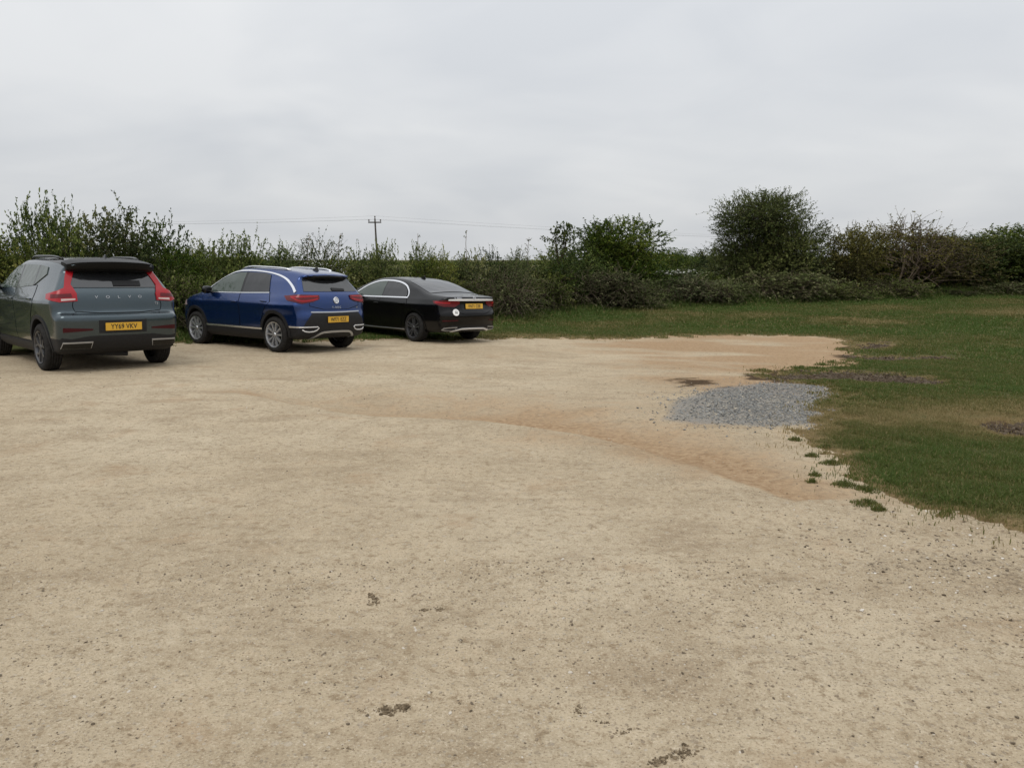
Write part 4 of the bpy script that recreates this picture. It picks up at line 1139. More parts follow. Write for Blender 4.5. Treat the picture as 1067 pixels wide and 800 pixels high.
def build_stones():
    rng = np.random.default_rng(21)
    sm = tint_mat('loose stones', [(0.0, (0.050, 0.034, 0.020)), (0.3, (0.15, 0.12, 0.085)), (0.55, (0.30, 0.24, 0.165)), (0.8, (0.40, 0.345, 0.265)), (1.0, (0.60, 0.56, 0.50))], 0.9, 0.2)
    g = Mesh()
    def sc(n, rlo, rhi, lo, hi, pw=2.2, pxl=-80, pxr=1150):
        d = np.sqrt(rng.random(n) * (rhi ** 2 - rlo ** 2) + rlo ** 2); px = pxl + rng.random(n) * (pxr - pxl)
        x = (px - 533.5) / FPX * d; y = d
        cl = fbm(x * 1.3 + 9, y * 1.3 + 4, 3)
        ok = (turf_sd(x, y) > 0.02) & (cl + 0.45 * rng.random(n) > 0.66)
        x, y = x[ok], y[ok]; m = len(x)
        size = lo + (hi - lo) * rng.random(m) ** pw / 1.0 * rng.random(m)
        t = np.clip(0.55 + 0.2 * rng.standard_normal(m), 0.05, .9); t = np.where(rng.random(m) < 0.08, 0.12 + 0.2 * rng.random(m), t)
        v, f = rocks(x, y, size, rng)
        g.add(v, None, f, np.repeat(t, len(v) // max(m, 1)))
    sc(30000, 1.9, 4.2, 0.0012, 0.009, 3.0)
    sc(15000, 3.7, 8.0, 0.0014, 0.008, 3.8)
    sc(9000, 8.0, 14.0, 0.003, 0.012, 3.0)
    # stony scatter along the turf edge on the right
    for P, n in ((DARK[0], 1300), (DARK[1], 450)):
        c = P.mean(0); sd = P.std(0) + 0.12
        sd = sd * 1.25; x = c[0] + sd[0] * 1.3 * rng.standard_normal(n); y = c[1] + sd[1] * 1.3 * rng.standard_normal(n)
        ok = turf_sd(x, y) > 0.05; x, y = x[ok], y[ok]; m = len(x)
        v, f = rocks(x, y, 0.002 + 0.009 * rng.random(m) ** 3, rng)
        g.add(v, None, f, np.repeat(np.clip(0.5 + 0.3 * rng.standard_normal(m), 0.08, 1), len(v) // m))
    for P, k in MUD:
        lo, hi = P.min(0) - .2, P.max(0) + .2; n = int(900 * (hi[0] - lo[0]) * (hi[1] - lo[1]))
        x = lo[0] + rng.random(n) * (hi[0] - lo[0]); y = lo[1] + rng.random(n) * (hi[1] - lo[1])
        ok = (in_poly(P, x, y) + .6 * (fbm(x * 3, y * 3, 3) - .5) < -.05); x, y = x[ok], y[ok]; m = len(x)
        v, f = rocks(x, y, 0.006 + 0.03 * rng.random(m) ** 3, rng, .6, .35); g.add(v, None, f, np.repeat(.02 + .2 * rng.random(m) ** 2, len(v) // max(m, 1)))
    o = mk('loose_gravel', g.build('loose_gravel', [sm], False)); tag(o, 'fine loose stones and grit scattered over the tan car park surface', 'gravel', kind='stuff')
    # the heap of grey chippings
    gm = tint_mat('grey chippings', [(0.0, (0.095, 0.096, 0.094)), (0.35, (0.18, 0.182, 0.175)), (0.7, (0.265, 0.263, 0.248)), (1.0, (0.40, 0.35, 0.27))], 0.95, 0.06)
    lo, hi = GREY.min(0) - .5, GREY.max(0) + .5; n = 42000
    x = lo[0] + rng.random(n) * (hi[0] - lo[0]); y = lo[1] + rng.random(n) * (hi[1] - lo[1])
    d = in_poly(GREY, x, y) + 0.7 * (fbm(x * 1.6, y * 1.6, 3) - 0.5)
    ok = (d < 0.34 * np.abs(rng.standard_normal(n)) - 0.14) & (rng.random(n) < .22 + .78 * sstep(0.05, -.6, d)) & (fbm(x * 2.2 + 6, y * 2.2, 3) + .35 * rng.random(n) > .48)
    x, y = x[ok], y[ok]; m = len(x)
    g = Mesh(); v, f = rocks(x, y, 0.004 + 0.011 * rng.random(m) ** 3, rng, 0.55, 0.38)
    v[:, 2] += np.repeat(rng.random(m) * 0.010, len(v) // m)
    t = np.clip(0.5 + 0.2 * rng.standard_normal(m), 0, 1)
    t = np.where(rng.random(m) < .05, .95, t)
    g.add(v, None, f, np.repeat(t, len(v) // m))
    o = mk('grey_gravel', g.build('grey_gravel', [gm], False)); tag(o, 'patch of grey stone chippings tipped on the tan gravel by the turf', 'gravel', kind='stuff')
build_stones()

def clods():
    rng = np.random.default_rng(31)
    dm = tint_mat('dried mud', [(0.0, (0.085, 0.064, 0.040)), (1.0, (0.22, 0.17, 0.11))], 0.95, 0.1)
    for px, py, s, n, lab in CLODS:
        p = at(px, py); w = s / FPX * math.hypot(p[1], CAMZ) * 0.5
        if 'streak' in lab or 'thin' in lab or 'flat' in lab: ex, ey = 1.0, 0.55
        else: ex, ey = 1.0, 0.9
        n = n * 9                                   # crumbs gathered in a few loose heaps along a bent line
        k = 2 + len(lab) % 3; tight = .45 if ex == ey or ey > .8 else 1.0; ang = rng.random() * 6.28 if ex == ey else rng.normal() * .5
        cu = tight * np.linspace(-.75, .75, k) + tight * .2 * rng.normal(size=k); cv = .28 * rng.normal(size=k) * (ey if ey < .9 else 1)
        j = rng.integers(0, k, n); sp = (.10 + .22 * rng.random(k))[j]
        u_ = (cu[j] + sp * rng.normal(size=n) * 1.3) * w; v_ = (cv[j] + sp * rng.normal(size=n) * .8) * w
        x = p[0] + u_ * np.cos(ang) - v_ * np.sin(ang); y = p[1] + u_ * np.sin(ang) + v_ * np.cos(ang)
        sz = w * (0.025 + 0.10 * rng.random(n) ** 3)
        v, f = rocks(x, y, sz, rng, 0.6, 0.30)
        v -= np.array([p[0], p[1], float(gz(p[0], p[1]))])
        g = Mesh(); g.add(v, None, f, np.repeat(rng.random(n), len(v) // n))
        o = mk('mud_clod', g.build('mud_clod', [dm], False)); o.location = (p[0], p[1], float(gz(p[0], p[1])))
        tag(o, lab, 'mud clod', 'mud clods lying on the gravel')
clods()
# ------------------------------------------------------------------ the three cars
def set_car(o, x, y, yaw):
    # rest the car on the slope under its wheels
    c, s = math.cos(yaw), math.sin(yaw)
    W = lambda a, b: (x + a * c - b * s, y + a * s + b * c)
    zf = np.mean([gz(*W(a, 1.35)) for a in (-.8, .8)]); zb = np.mean([gz(*W(a, -1.35)) for a in (-.8, .8)])
    zl = np.mean([gz(*W(-.8, b)) for b in (-1.35, 1.35)]); zr = np.mean([gz(*W(.8, b)) for b in (-1.35, 1.35)])
    f = Vector((-s * 2.7, c * 2.7, zf - zb)).normalized(); r = Vector((c * 1.6, s * 1.6, zr - zl)).normalized()
    u = r.cross(f).normalized(); r = f.cross(u)
    M = Matrix(((r.x, f.x, u.x, x), (r.y, f.y, u.y, y), (r.z, f.z, u.z, float((zf + zb) / 2) - 0.006), (0, 0, 0, 1)))
    o.matrix_world = M
set_car(grey_suv(), -7.44, 13.37, R(45.7))
set_car(blue_crossover(), -5.09, 16.51, R(53.9))
set_car(black_saloon(), -2.66, 19.80, R(44.2))
# ------------------------------------------------------------------ hedge, bushes and trees
BARK = simple('bark', (0.055, 0.043, 0.032), 0.9, spec=0.1, var=0.4, vscale=18)
TWIG = simple('twig', (0.15, 0.115, 0.085), 0.9, spec=0.1, var=0.3, vscale=20)
LM = dict(
    haw=tint_mat('hawthorn leaf', [(0, (0.031, 0.051, 0.011)), (0.5, (0.088, 0.118, 0.026)), (0.85, (0.175, 0.201, 0.049)), (1, (0.246, 0.247, 0.073))], 0.6, 0.14, 0.28, 0.25),
    dense=tint_mat('hedge leaf', [(0, (0.025, 0.044, 0.010)), (0.5, (0.072, 0.101, 0.023)), (0.85, (0.145, 0.169, 0.041)), (1, (0.207, 0.212, 0.061))], 0.6, 0.14, 0.25, 0.32),
    brown=tint_mat('russet leaf', [(0, (0.045, 0.042, 0.012)), (0.5, (0.108, 0.101, 0.025)), (0.85, (0.167, 0.142, 0.036)), (1, (0.223, 0.172, 0.050))], 0.6, 0.12, 0.25, 0.15),
    bramble=tint_mat('bramble leaf', [(0, (0.034, 0.046, 0.014)), (0.45, (0.085, 0.106, 0.032)), (0.8, (0.146, 0.162, 0.058)), (1, (0.265, 0.255, 0.125))], 0.7, 0.08, 0.2, 0.38),
    airy=tint_mat('small dark leaf', [(0, (0.031, 0.045, 0.011)), (0.5, (0.077, 0.102, 0.026)), (1, (0.175, 0.191, 0.059))], 0.6, 0.15, 0.25),
)
BLOSSOM = simple('blossom', (0.55, 0.55, 0.50), 0.7)

def unit(v): return v / (np.linalg.norm(v, axis=-1, keepdims=True) + 1e-9)

def leaf_quads(p, axis, nrm, L, W):
    side = unit(np.cross(axis, nrm))
    v = np.stack([p, p + axis * L[:, None] * .45 + side * W[:, None] / 2, p + axis * L[:, None], p + axis * L[:, None] * .45 - side * W[:, None] / 2], 1).reshape(-1, 3)
    return v, np.arange(len(p) * 4).reshape(-1, 4)

def make_plant(seed, w, H, lobes=9, twigs=800, per=16, tl=0.42, leaf=0.05, low=0.12, up=0.35, sprays=10, spray_len=0.9, stems=7, tw_r=0.004, bare=0.0, flat_top=False, round_=False):
    """branch mesh pieces and leaves of one plant, w wide, H high, base at the origin"""
    rng = np.random.default_rng(seed)
    r = w / 2
    # lobes of the crown
    a = rng.random(lobes) * 2 * np.pi; u = np.sqrt(rng.random(lobes)) * 0.66
    zc = H * (low + 0.14 + (0.66 - low) * rng.random(lobes) * (1 - 0.35 * u))
    if round_: zc = H * (low + .08 + (.72 - low) * rng.random(lobes))
    C = np.stack([np.cos(a) * u * r, np.sin(a) * u * r, zc], 1)
    LR = np.clip((0.30 + 0.22 * rng.random(lobes)) * min(r, H * 0.75), .15, None)
    br = Mesh(); lf = Mesh()
    for k in range(lobes):
        b = np.array([rng.normal() * .12 * r, rng.normal() * .12 * r, -.05]) if stems > 1 else np.array([0, 0, -.05])
        n = 6; t = np.linspace(0, 1, n)[:, None]
        bend = rng.normal(size=3) * .12 * r
        if stems == 1:
            mid = np.array([0, 0, H * min(.45, low + .15)])
            p = (1 - t) ** 2 * b + 2 * t * (1 - t) * mid + t * t * C[k]
        else:
            p = b * (1 - t) + C[k] * t + bend * np.sin(t * np.pi)
        br.add(*tube(p, np.linspace(.022 * H ** .5 * (1.6 if stems == 1 else 1), .008, n), 5))
    def emit(P0, D, n_pts, length, per_tw, Ls, droop, tint0, leafiness=1.0, rad=tw_r):
        T = len(P0)
        s = np.linspace(0, 1, n_pts)
        wob = rng.normal(size=(T, 3)) * .18
        path = P0[:, None] + D[:, None] * (length[:, None] * s)[..., None] + wob[:, None] * (s ** 2 * 1.0)[None, :, None] * length[:, None, None]
        path[..., 2] -= droop[:, None] * s[None] ** 2 * length[:, None]
        # woody twigs, three-sided
        d = unit(path[:, -1] - path[:, 0]); sx = unit(np.cross(d, np.array([.3, .2, 1.0]))); sy = np.cross(d, sx)
        th = np.arange(3) * 2 * np.pi / 3
        ringv = path[:, :, None] + (rad * (1.25 - s))[None, :, None, None] * (np.cos(th)[None, None, :, None] * sx[:, None, None] + np.sin(th)[None, None, :, None] * sy[:, None, None])
        base = (np.arange(T) * n_pts * 3)[:, None, None] + (np.arange(n_pts - 1) * 3)[None, :, None]
        j = np.arange(3)[None, None]; k2 = (j + 1) % 3
        q = np.stack([base + j, base + k2, base + 3 + k2, base + 3 + j], -1).reshape(-1, 4)
        br.add(ringv.reshape(-1, 3), q)
        m = per_tw
        si = (np.arange(m) + rng.random((T, m))) / m * .92 + .08
        fi = si * (n_pts - 1); i0 = np.clip(fi.astype(int), 0, n_pts - 2); fr = (fi - i0)[..., None]
        ti = np.arange(T)[:, None]
        lp = path[ti, i0] * (1 - fr) + path[ti, i0 + 1] * fr
        ax = unit(D[:, None] * .5 + rng.normal(size=(T, m, 3)) * .75)
        nm = unit(rng.normal(size=(T, m, 3)) + np.array([0, 0, 1.1]))
        keep = rng.random((T, m)) < leafiness * np.ones((T, 1))
        L = Ls * (.6 + .7 * rng.random((T, m)))
        tn = np.clip(tint0[:, None] + .16 * rng.normal(size=(T, m)), 0, 1)
        v, qq = leaf_quads(lp[keep], ax[keep], nm[keep], L[keep], L[keep] * .62)
        if len(v): lf.add(v, qq, None, np.repeat(tn[keep], 4))
    k = rng.choice(lobes, twigs, p=LR ** 2 / (LR ** 2).sum())
    dr = unit(rng.normal(size=(twigs, 3)) + np.array([0, 0, .25]))
    P0 = C[k] + dr * LR[k][:, None] * (rng.random((twigs, 1)) ** .45) * np.array([1, 1, .9])
    ok = P0[:, 2] > .03 * H; P0, dr, k = P0[ok], dr[ok], k[ok]; T = len(P0)
    D = unit(dr * .8 + np.array([0, 0, up]) + rng.normal(size=(T, 3)) * .35)
    lobe_t = .45 + .24 * rng.normal(size=lobes)
    emit(P0, D, 4, tl * (.5 + .9 * rng.random(T)), per, leaf, .25 * rng.random(T), lobe_t[k] + .08 * rng.normal(size=T), 1.0 - bare)
    if sprays:
        k = rng.choice(lobes, sprays, p=zc ** 3 / (zc ** 3).sum())
        dr = unit(rng.normal(size=(sprays, 3)) * .7 + np.array([0, 0, .9 if bare else .6]))
        P0 = C[k] + dr * LR[k][:, None] * .7
        emit(P0, unit(dr + rng.normal(size=(sprays, 3)) * .45), 9, spray_len * (.4 + .9 * rng.random(sprays)), int(52 * spray_len / .9), leaf * 1.15, (.2 if bare else .5) + .7 * rng.random(sprays), .4 + .1 * rng.normal(size=sprays), .85 - bare * .8, .006)
    return br, lf

def scaled(m, H, w):
    """shrink a plant so that it really is H high and w wide"""
    return m

class Kind:
    def __init__(s, name, leafmat, bark, protos, stem_name='stem', crown_name='foliage'):
        s.name = name; s.p = []; s.i = 0; s.stem_name = stem_name; s.crown_name = crown_name
        for br, lf in protos:
            bv = np.concatenate(br.v); lv = np.concatenate(lf.v) if lf.v else bv
            av = np.concatenate([bv, lv])
            s.p.append((br.build(stem_name, [bark]), lf.build(crown_name, [leafmat], False) if lf.v else None,
                        np.percentile(av[:, 2], 99.7), np.percentile(np.abs(lv[:, 0]), 98) * 2))
    def put(s, x, y, H, w, label, cat, group=None, rot=None, proto=None, name=None, sink=0.05, z=None):
        k = s.i % len(s.p) if proto is None else proto; s.i += 1
        b, l, h0, w0 = s.p[k]
        o = bpy.data.objects.new(name or s.name, None); COL.objects.link(o)
        o.location = (x, y, float(gz(x, y)) - sink)
        sx = w / w0; sz = (H + sink) / h0
        o.rotation_euler = (0, 0, rot if rot is not None else random.random() * 6.28)
        o.scale = (sx, sx, sz)
        mk(s.stem_name, b, o)
        if l is not None: mk(s.crown_name, l, o)
        return tag(o, label, cat, group)

HAW = Kind('hawthorn_bush', LM['haw'], BARK, [make_plant(100 + i, 2.8, 2.5, 16, 1150, 17, .40, .064, .04, .35, 7, .7) for i in range(5)])
DENSE = Kind('hedge_bush', LM['dense'], BARK, [make_plant(200 + i, 2.8, 2.2, 12, (1050, 620, 1300, 800)[i], (17, 15, 16, 17)[i], (.36, .42, .3, .36)[i], (.055, .085, .045, .065)[i], .05, .3, 5, .5) for i in range(4)])
DOME = Kind('hedge_bush', LM['dense'], BARK, [make_plant(270 + i, 3.0, 3.2, 30, 3700, 18, .32, .060, .02, .4, 6, .25, round_=True) for i in range(2)])
RUSSET = Kind('russet_bush', LM['brown'], BARK, [make_plant(300 + i, 3.0, 2.4, 11, 1050, 17, .36, .055, .05, .35, 8, .7) for i in range(2)])
TWIGGY = Kind('twiggy_bush', LM['brown'], TWIG, [make_plant(330 + i, 3.0, 2.7, 9, 900, 12, .5, .045, .05, .8, 230, .75, bare=.6, tw_r=.006) for i in range(2)])
BRAMBLE = Kind('bramble_bush', LM['bramble'], TWIG, [make_plant(400 + i, 2.7, 1.2, 12, 760, 14, .38, .058, .02, .25, (26, 60, 40, 80)[i], .8, bare=(0, .25, .1, .35)[i], tw_r=.006) for i in range(4)])
FAR = Kind('hedge_bush', LM['dense'], BARK, [make_plant(250 + i, 4.5, 3.2, 10, 800, 14, .5, .10, .05, .3, 4, .8) for i in range(2)])

HP = [-200, 0, 100, 250, 400, 520, 600, 700, 850, 1067, 1300]; HD = [14.2, 16.0, 17.6, 20.5, 24.7, 29.0, 33, 35.5, 37.5, 41, 43]
def hd(px): return float(np.interp(px, HP, HD))
random.seed(12)
def row(kind, px, top, wpx, off, label, cat='bush', group=None, **kw):
    d = hd(px) + off
    p = bearing(px, d)
    kind.put(p[0], p[1], top_z(top, d) - float(gz(p[0], p[1])), wpx / FPX * d, label, cat, group, **kw)

for a in (
    (HAW, -72, 246, 130, 0, 'hawthorn bush half out of frame beyond the nose of the grey SUV'),
    (HAW, 14, 242, 100, 0, 'rounded hawthorn bush beyond the bonnet of the grey SUV'),
    (HAW, 74, 212, 84, .3, 'tallest hawthorn bush of the hedge, long shoots arching over the grey SUV roof'),
    (HAW, 132, 220, 88, 0, 'leafy hawthorn bush rising behind the roof spoiler of the grey SUV'),
    (HAW, 186, 233, 78, .2, 'loose hawthorn bush in the gap between the grey SUV and the blue crossover'),
    (HAW, 238, 246, 72, 0, 'ragged hawthorn bush beyond the bonnet of the blue crossover'),
    (HAW, 290, 256, 66, .3, 'low hawthorn bush showing above the roof of the blue crossover'),
    (HAW, 396, 255, 62, .3, 'even-topped hawthorn bush beyond the bonnet of the black saloon, under the telegraph pole'),
    (DENSE, 440, 256, 60, 0, 'dense dark bush showing above the roof of the black saloon'),
    (DENSE, 482, 263, 50, .2, 'low dark bush above the boot of the black saloon'),
    (DENSE, 524, 259, 56, 0, 'bushy hedge clump just past the tail of the black saloon'),
    (DENSE, 568, 264, 66, .4, 'dark bush below the thin round-headed sapling'),
    (DENSE, 612, 250, 90, .6, 'yellow-green shoulder of hedge against the tall dome-shaped bush'),
    (DOME, 650, 231, 82, 1.0, 'tall dome-shaped dark green bush standing above the hedge'),
    (RUSSET, 882, 236, 90, .6, 'olive and russet bush beside the tall airy tree'),
    (TWIGGY, 928, 226, 120, .3, 'half bare bush with a haze of pale twigs on top'),
    (RUSSET, 972, 246, 95, 0, 'orange-brown bush to the right of the bare twiggy bush'),
    (DOME, 1012, 246, 84, .8, 'dark green bush past the orange-brown bush'),
    (DOME, 1078, 236, 115, .2, 'tall green bush cut by the right edge of the picture'),
): row(*a, group='bushes of the hedge round the car park')
# a white-flowered bush behind the blue crossover's tail
def blossom_bush():
    br, lf = make_plant(140, 2.6, 2.3, 9, 700, 13, .45, .05, .06, .35, 14, .9)
    K = Kind('hawthorn_bush', LM['haw'], BARK, [(br, lf)])
    d = hd(346); p = bearing(346, d)
    H = top_z(248, d) - float(gz(p[0], p[1]))
    o = K.put(p[0], p[1], H, 80 / FPX * d, 'hawthorn bush with sprays of white blossom behind the tail of the blue crossover', 'bush', 'bushes of the hedge round the car park', rot=0.4)
    rng = np.random.default_rng(4); lv = np.concatenate(lf.v)[::4]
    s = lv[(lv[:, 2] > .8) & (rng.random(len(lv)) < .16)]
    n = len(s)
    v, q = leaf_quads(s + rng.normal(size=(n, 3)) * .03, unit(rng.normal(size=(n, 3))), unit(rng.normal(size=(n, 3)) + [0, 0, 1]), np.full(n, .035), np.full(n, .035))
    mk('blossom', np_mesh('blossom', v, quads=q, mats=[BLOSSOM]), o)
blossom_bush()
for a in (
    (BRAMBLE, 182, 283, 91, -1.0, 'bramble mound at the hedge foot between the grey SUV and the blue crossover'),
    (BRAMBLE, 218, 294, 63, -1.6, 'bramble mound just in front of the bonnet of the blue crossover'),
    (BRAMBLE, 478, 288, 68, -0.8, 'bramble mound behind the boot of the black saloon'),
    (BRAMBLE, 523, 275, 91, -1.7, 'bramble mound beside the tail of the black saloon'),
    (BRAMBLE, 570, 288, 64, -2.0, 'pale stemmed bramble mound under the thin sapling'),
    (BRAMBLE, 618, 277, 90, -1.1, 'bramble mound in front of the yellow-green hedge shoulder'),
    (BRAMBLE, 664, 291, 72, -1.7, 'bramble mound under the tall dome-shaped bush'),
    (BRAMBLE, 712, 281, 98, -1.0, 'bramble mound below the gap with the far trees, flowers on top'),
    (BRAMBLE, 760, 290, 64, -2.2, 'bramble mound at the left foot of the tall airy tree'),
    (BRAMBLE, 812, 279, 93, -1.2, 'dark bramble mound in front of the trunk of the tall airy tree'),
    (BRAMBLE, 866, 293, 79, -1.4, 'bramble mound in front of the olive and russet bush'),
    (BRAMBLE, 920, 288, 90, -1.9, 'low bramble mound in front of the bare twiggy bush'),
    (BRAMBLE, 976, 300, 68, -1.0, 'low bramble mound in front of the orange-brown bush'),
    (BRAMBLE, 1034, 292, 98, -1.5, 'low bramble mound in front of the tall green bush at the picture edge'),
): row(*a, group='bramble mounds along the foot of the hedge')
for px, top, w in ((-20, 252, 130), (52, 244, 120), (104, 250, 100), (158, 250, 120), (214, 262, 90), (262, 264, 110), (318, 274, 80), (368, 268, 100), (418, 272, 80), (462, 268, 70), (503, 274, 70), (546, 270, 85),
                   (598, 276, 80), (692, 282, 80), (738, 276, 90), (850, 262, 90), (908, 252, 105), (950, 260, 85), (1000, 250, 105), (1046, 252, 90)):
    row(DENSE, px, top, w, 1.9, 'dense green bush in the back of the hedge, mostly hidden by the bushes before it', group='bushes filling the back of the hedge')

# a few heads of white blossom on the bramble below the gap
def bramble_flowers():
    o = [k for k in COL.objects if 'flowers on top' in str(k.get('label', ''))][0]
    crown = [k for k in o.children if k.name.startswith('foliage')][0].data
    co = np.zeros(len(crown.vertices) * 3, np.float32); crown.vertices.foreach_get('co', co); co = co.reshape(-1, 3)
    rng = np.random.default_rng(9); top = co[co[:, 2] > np.percentile(co[:, 2], 96)]
    P = []
    for k in range(5):
        c = top[rng.integers(len(top))]; m = 22
        P.append(c + rng.normal(size=(m, 3)) * [.10, .10, .045])
    P = np.concatenate(P); n = len(P)
    v, q = leaf_quads(P, unit(rng.normal(size=(n, 3))), unit(rng.normal(size=(n, 3)) + [0, 0, 1]), np.full(n, .06), np.full(n, .06))
    mk('blossom', np_mesh('blossom', v, quads=q, mats=[BLOSSOM]), o)
bramble_flowers()

# far bushes seen through the gap
for px, top, w, d, lab in ((700, 260, 60, 58, 'distant dark bush in the gap, next to the tall dome-shaped bush'), (736, 258, 60, 61, 'distant dark bush in the gap, next to the tall airy tree'), (668, 268, 60, 60, 'distant dark bush half behind the tall dome-shaped bush')):
    p = bearing(px, d); FAR.put(p[0], p[1], top_z(top, d) - p[2], w / FPX * d, lab, 'bush', 'distant bushes seen through the gap')

# tall airy tree
def trees():
    d = hd(800) + .8; p = bearing(795, d); H = top_z(204, d) - p[2]
    K = Kind('tree', LM['airy'], BARK, [make_plant(520, 4.4, H, 46, 7400, 15, .42, .060, .04, .4, 60, .4, stems=1, tw_r=.006, round_=True)], 'trunk', 'crown')
    K.put(p[0], p[1], H, 98 / FPX * d, 'tall airy tree with small dark leaves and sky showing through its crown', 'tree', rot=1.0)
    d = hd(583) + .6; p = bearing(583, d); H = top_z(233, d) - p[2]
    K = Kind('sapling', LM['airy'], BARK, [make_plant(540, 1.1, H, 8, 95, 8, .28, .10, .58, .4, 5, .4, stems=1, round_=True)], 'trunk', 'crown')
    K.put(p[0], p[1], H, 34 / FPX * d, 'thin sapling with a small round head of separate leaves above the hedge', 'tree', rot=.5)
trees()

def bare_sapling(px, top, off, seed, label, lean, spread):
    rng = np.random.default_rng(seed); d = hd(px) + off; p = bearing(px, d); H = top_z(top, d) - p[2]
    g = Mesh(); n = 8; t = np.linspace(0, 1, n)
    st = np.stack([lean * t ** 2 + .02 * rng.normal(size=n), .03 * rng.normal(size=n), -.05 + t * (H + .05)], 1)
    g.add(*tube(st, np.linspace(.022, .007, n), 5))
    lf = Mesh()
    for k in range(spread):
        z = .55 + .42 * rng.random(); b = np.array([np.interp(z, t, st[:, i]) for i in range(3)])
        a = rng.random() * 6.28; L = (.15 + .45 * rng.random()) * (1.2 - z)
        e = b + np.array([math.cos(a) * L, math.sin(a) * L, L * (.3 + .8 * rng.random())])
        g.add(*tube(np.stack([b, (b + e) / 2 + rng.normal(size=3) * .03, e]), [.009, .007, .005], 4))
        m = 7; u = rng.random((m, 1)); q = b * (1 - u) + e * u
        v, qq = leaf_quads(q, unit(rng.normal(size=(m, 3))), unit(rng.normal(size=(m, 3))), np.full(m, .05), np.full(m, .032)); lf.add(v, qq, None, np.full(len(v), .4))
    o = empty('sapling', (p[0], p[1], float(gz(p[0], p[1]))))
    mk('trunk', g.build('trunk', [TWIG]), o)
    if spread: mk('crown', lf.build('crown', [LM['airy']], False), o)
    tag(o, label, 'tree', 'nearly bare saplings poking out of the hedge')
bare_sapling(486, 241, .2, 1, 'straight bare sapling like a rod above the boot of the black saloon', .02, 6)
bare_sapling(548, 248, .2, 2, 'nearly bare branching sapling a little left of the round-headed sapling', .1, 16)
bare_sapling(441, 244, .3, 3, 'nearly bare crooked sapling above the roof of the black saloon', -.12, 12)
bare_sapling(352, 244, .3, 4, 'nearly bare sapling rising from the blossoming bush', .15, 14)
bare_sapling(318, 246, .2, 6, 'nearly bare sapling rising above the roof of the blue crossover', .2, 10)

# the tree line far across the fields
def treeline():
    rng = np.random.default_rng(77); g = Mesh(); n = 26000
    x = -170 + 380 * rng.random(n); y = 150 + 10 * rng.random(n)
    top = 0.0 + 6.0 * np.clip(fbm(x * .05, y * 0 + 3, 4) - .42, 0, 1)
    z = gz(x, y) + top * rng.random(n) ** .7
    p = np.stack([x, y, z], 1)
    v, q = leaf_quads(p, unit(rng.normal(size=(n, 3))), unit(rng.normal(size=(n, 3))), .5 + .4 * rng.random(n), .35 + .3 * rng.random(n))
    g.add(v, q, None, np.repeat(np.clip(.4 + .15 * rng.normal(size=n), 0, 1), 4))
    o = mk('treeline', g.build('treeline', [LM['dense']], False)); tag(o, 'low line of distant trees across the fields', 'trees', kind='stuff')
treeline()

# ------------------------------------------------------------------ telegraph pole and wires
def pole():
    wood = simple('weathered pole', (0.075, 0.066, 0.058), 0.9, spec=.1, var=.3, vscale=6)
    d = 108.0; p = bearing(393.5, d); zt = top_z(229, d)
    o = empty('telegraph_pole', (p[0], p[1], float(gz(p[0], p[1]))))
    H = zt - float(gz(p[0], p[1]))
    g = Mesh(); g.add(*tube(np.array([(0.25, 0, -.3), (.1, 0, H * .5), (0, 0, H)]), [.15, .13, .10], 10)); mk('pole', g.build('pole', [wood]), o)
    flat_box('crossarm', 1.75, .14, .16, wood, o, Matrix.Translation((0, -.2, H - .62)) , .01)
    ins = simple('insulator', (.06, .04, .03), .3)
    top = []
    for x in (-.78, 0, .78):
        zb = H - .46 if x else H
        g = Mesh(); g.add(*tube(np.array([(x, -.2 if x else 0, zb - .02), (x, -.2 if x else 0, zb + .10), (x, -.2 if x else 0, zb + .13), (x, -.2 if x else 0, zb + .32)]), [.03, .03, .10, .08], 8))
        mk('insulator', g.build('insulator', [ins]), o); top.append(np.array([p[0] + x, p[1] + (-.2 if x else 0), o.location[2] + zb + .32]))
    tag(o, 'wooden telegraph pole with a single crossarm standing beyond the hedge', 'telegraph pole')
    wm = simple('wire', (.25, .255, .26), .6)
    far_l = bearing(-150, 96); far_r = bearing(1180, 150)
    for k, b in enumerate(top):
        off = (k - 1) * .3
        L = np.array([far_l[0] + off, far_l[1], top_z(232, 96)]); Rr = np.array([far_r[0] + off, far_r[1], top_z(250, 150)])
        for A, B, sag, lab, gr in ((L, b, .5, 'overhead wire running left from the telegraph pole', 'wires left of the pole'), (b, Rr, 1.4, 'overhead wire running right from the telegraph pole and sinking behind the trees', 'wires right of the pole')):
            t = np.linspace(0, 1, 40)[:, None]
            pts = A * (1 - t) + B * t; pts[:, 2] -= (4 * sag * t * (1 - t))[:, 0]
            g = Mesh(); g.add(*tube(pts, .008, 5)); w = mk('overhead_wire', g.build('overhead_wire', [wm])); tag(w, lab, 'wire', gr)
pole()
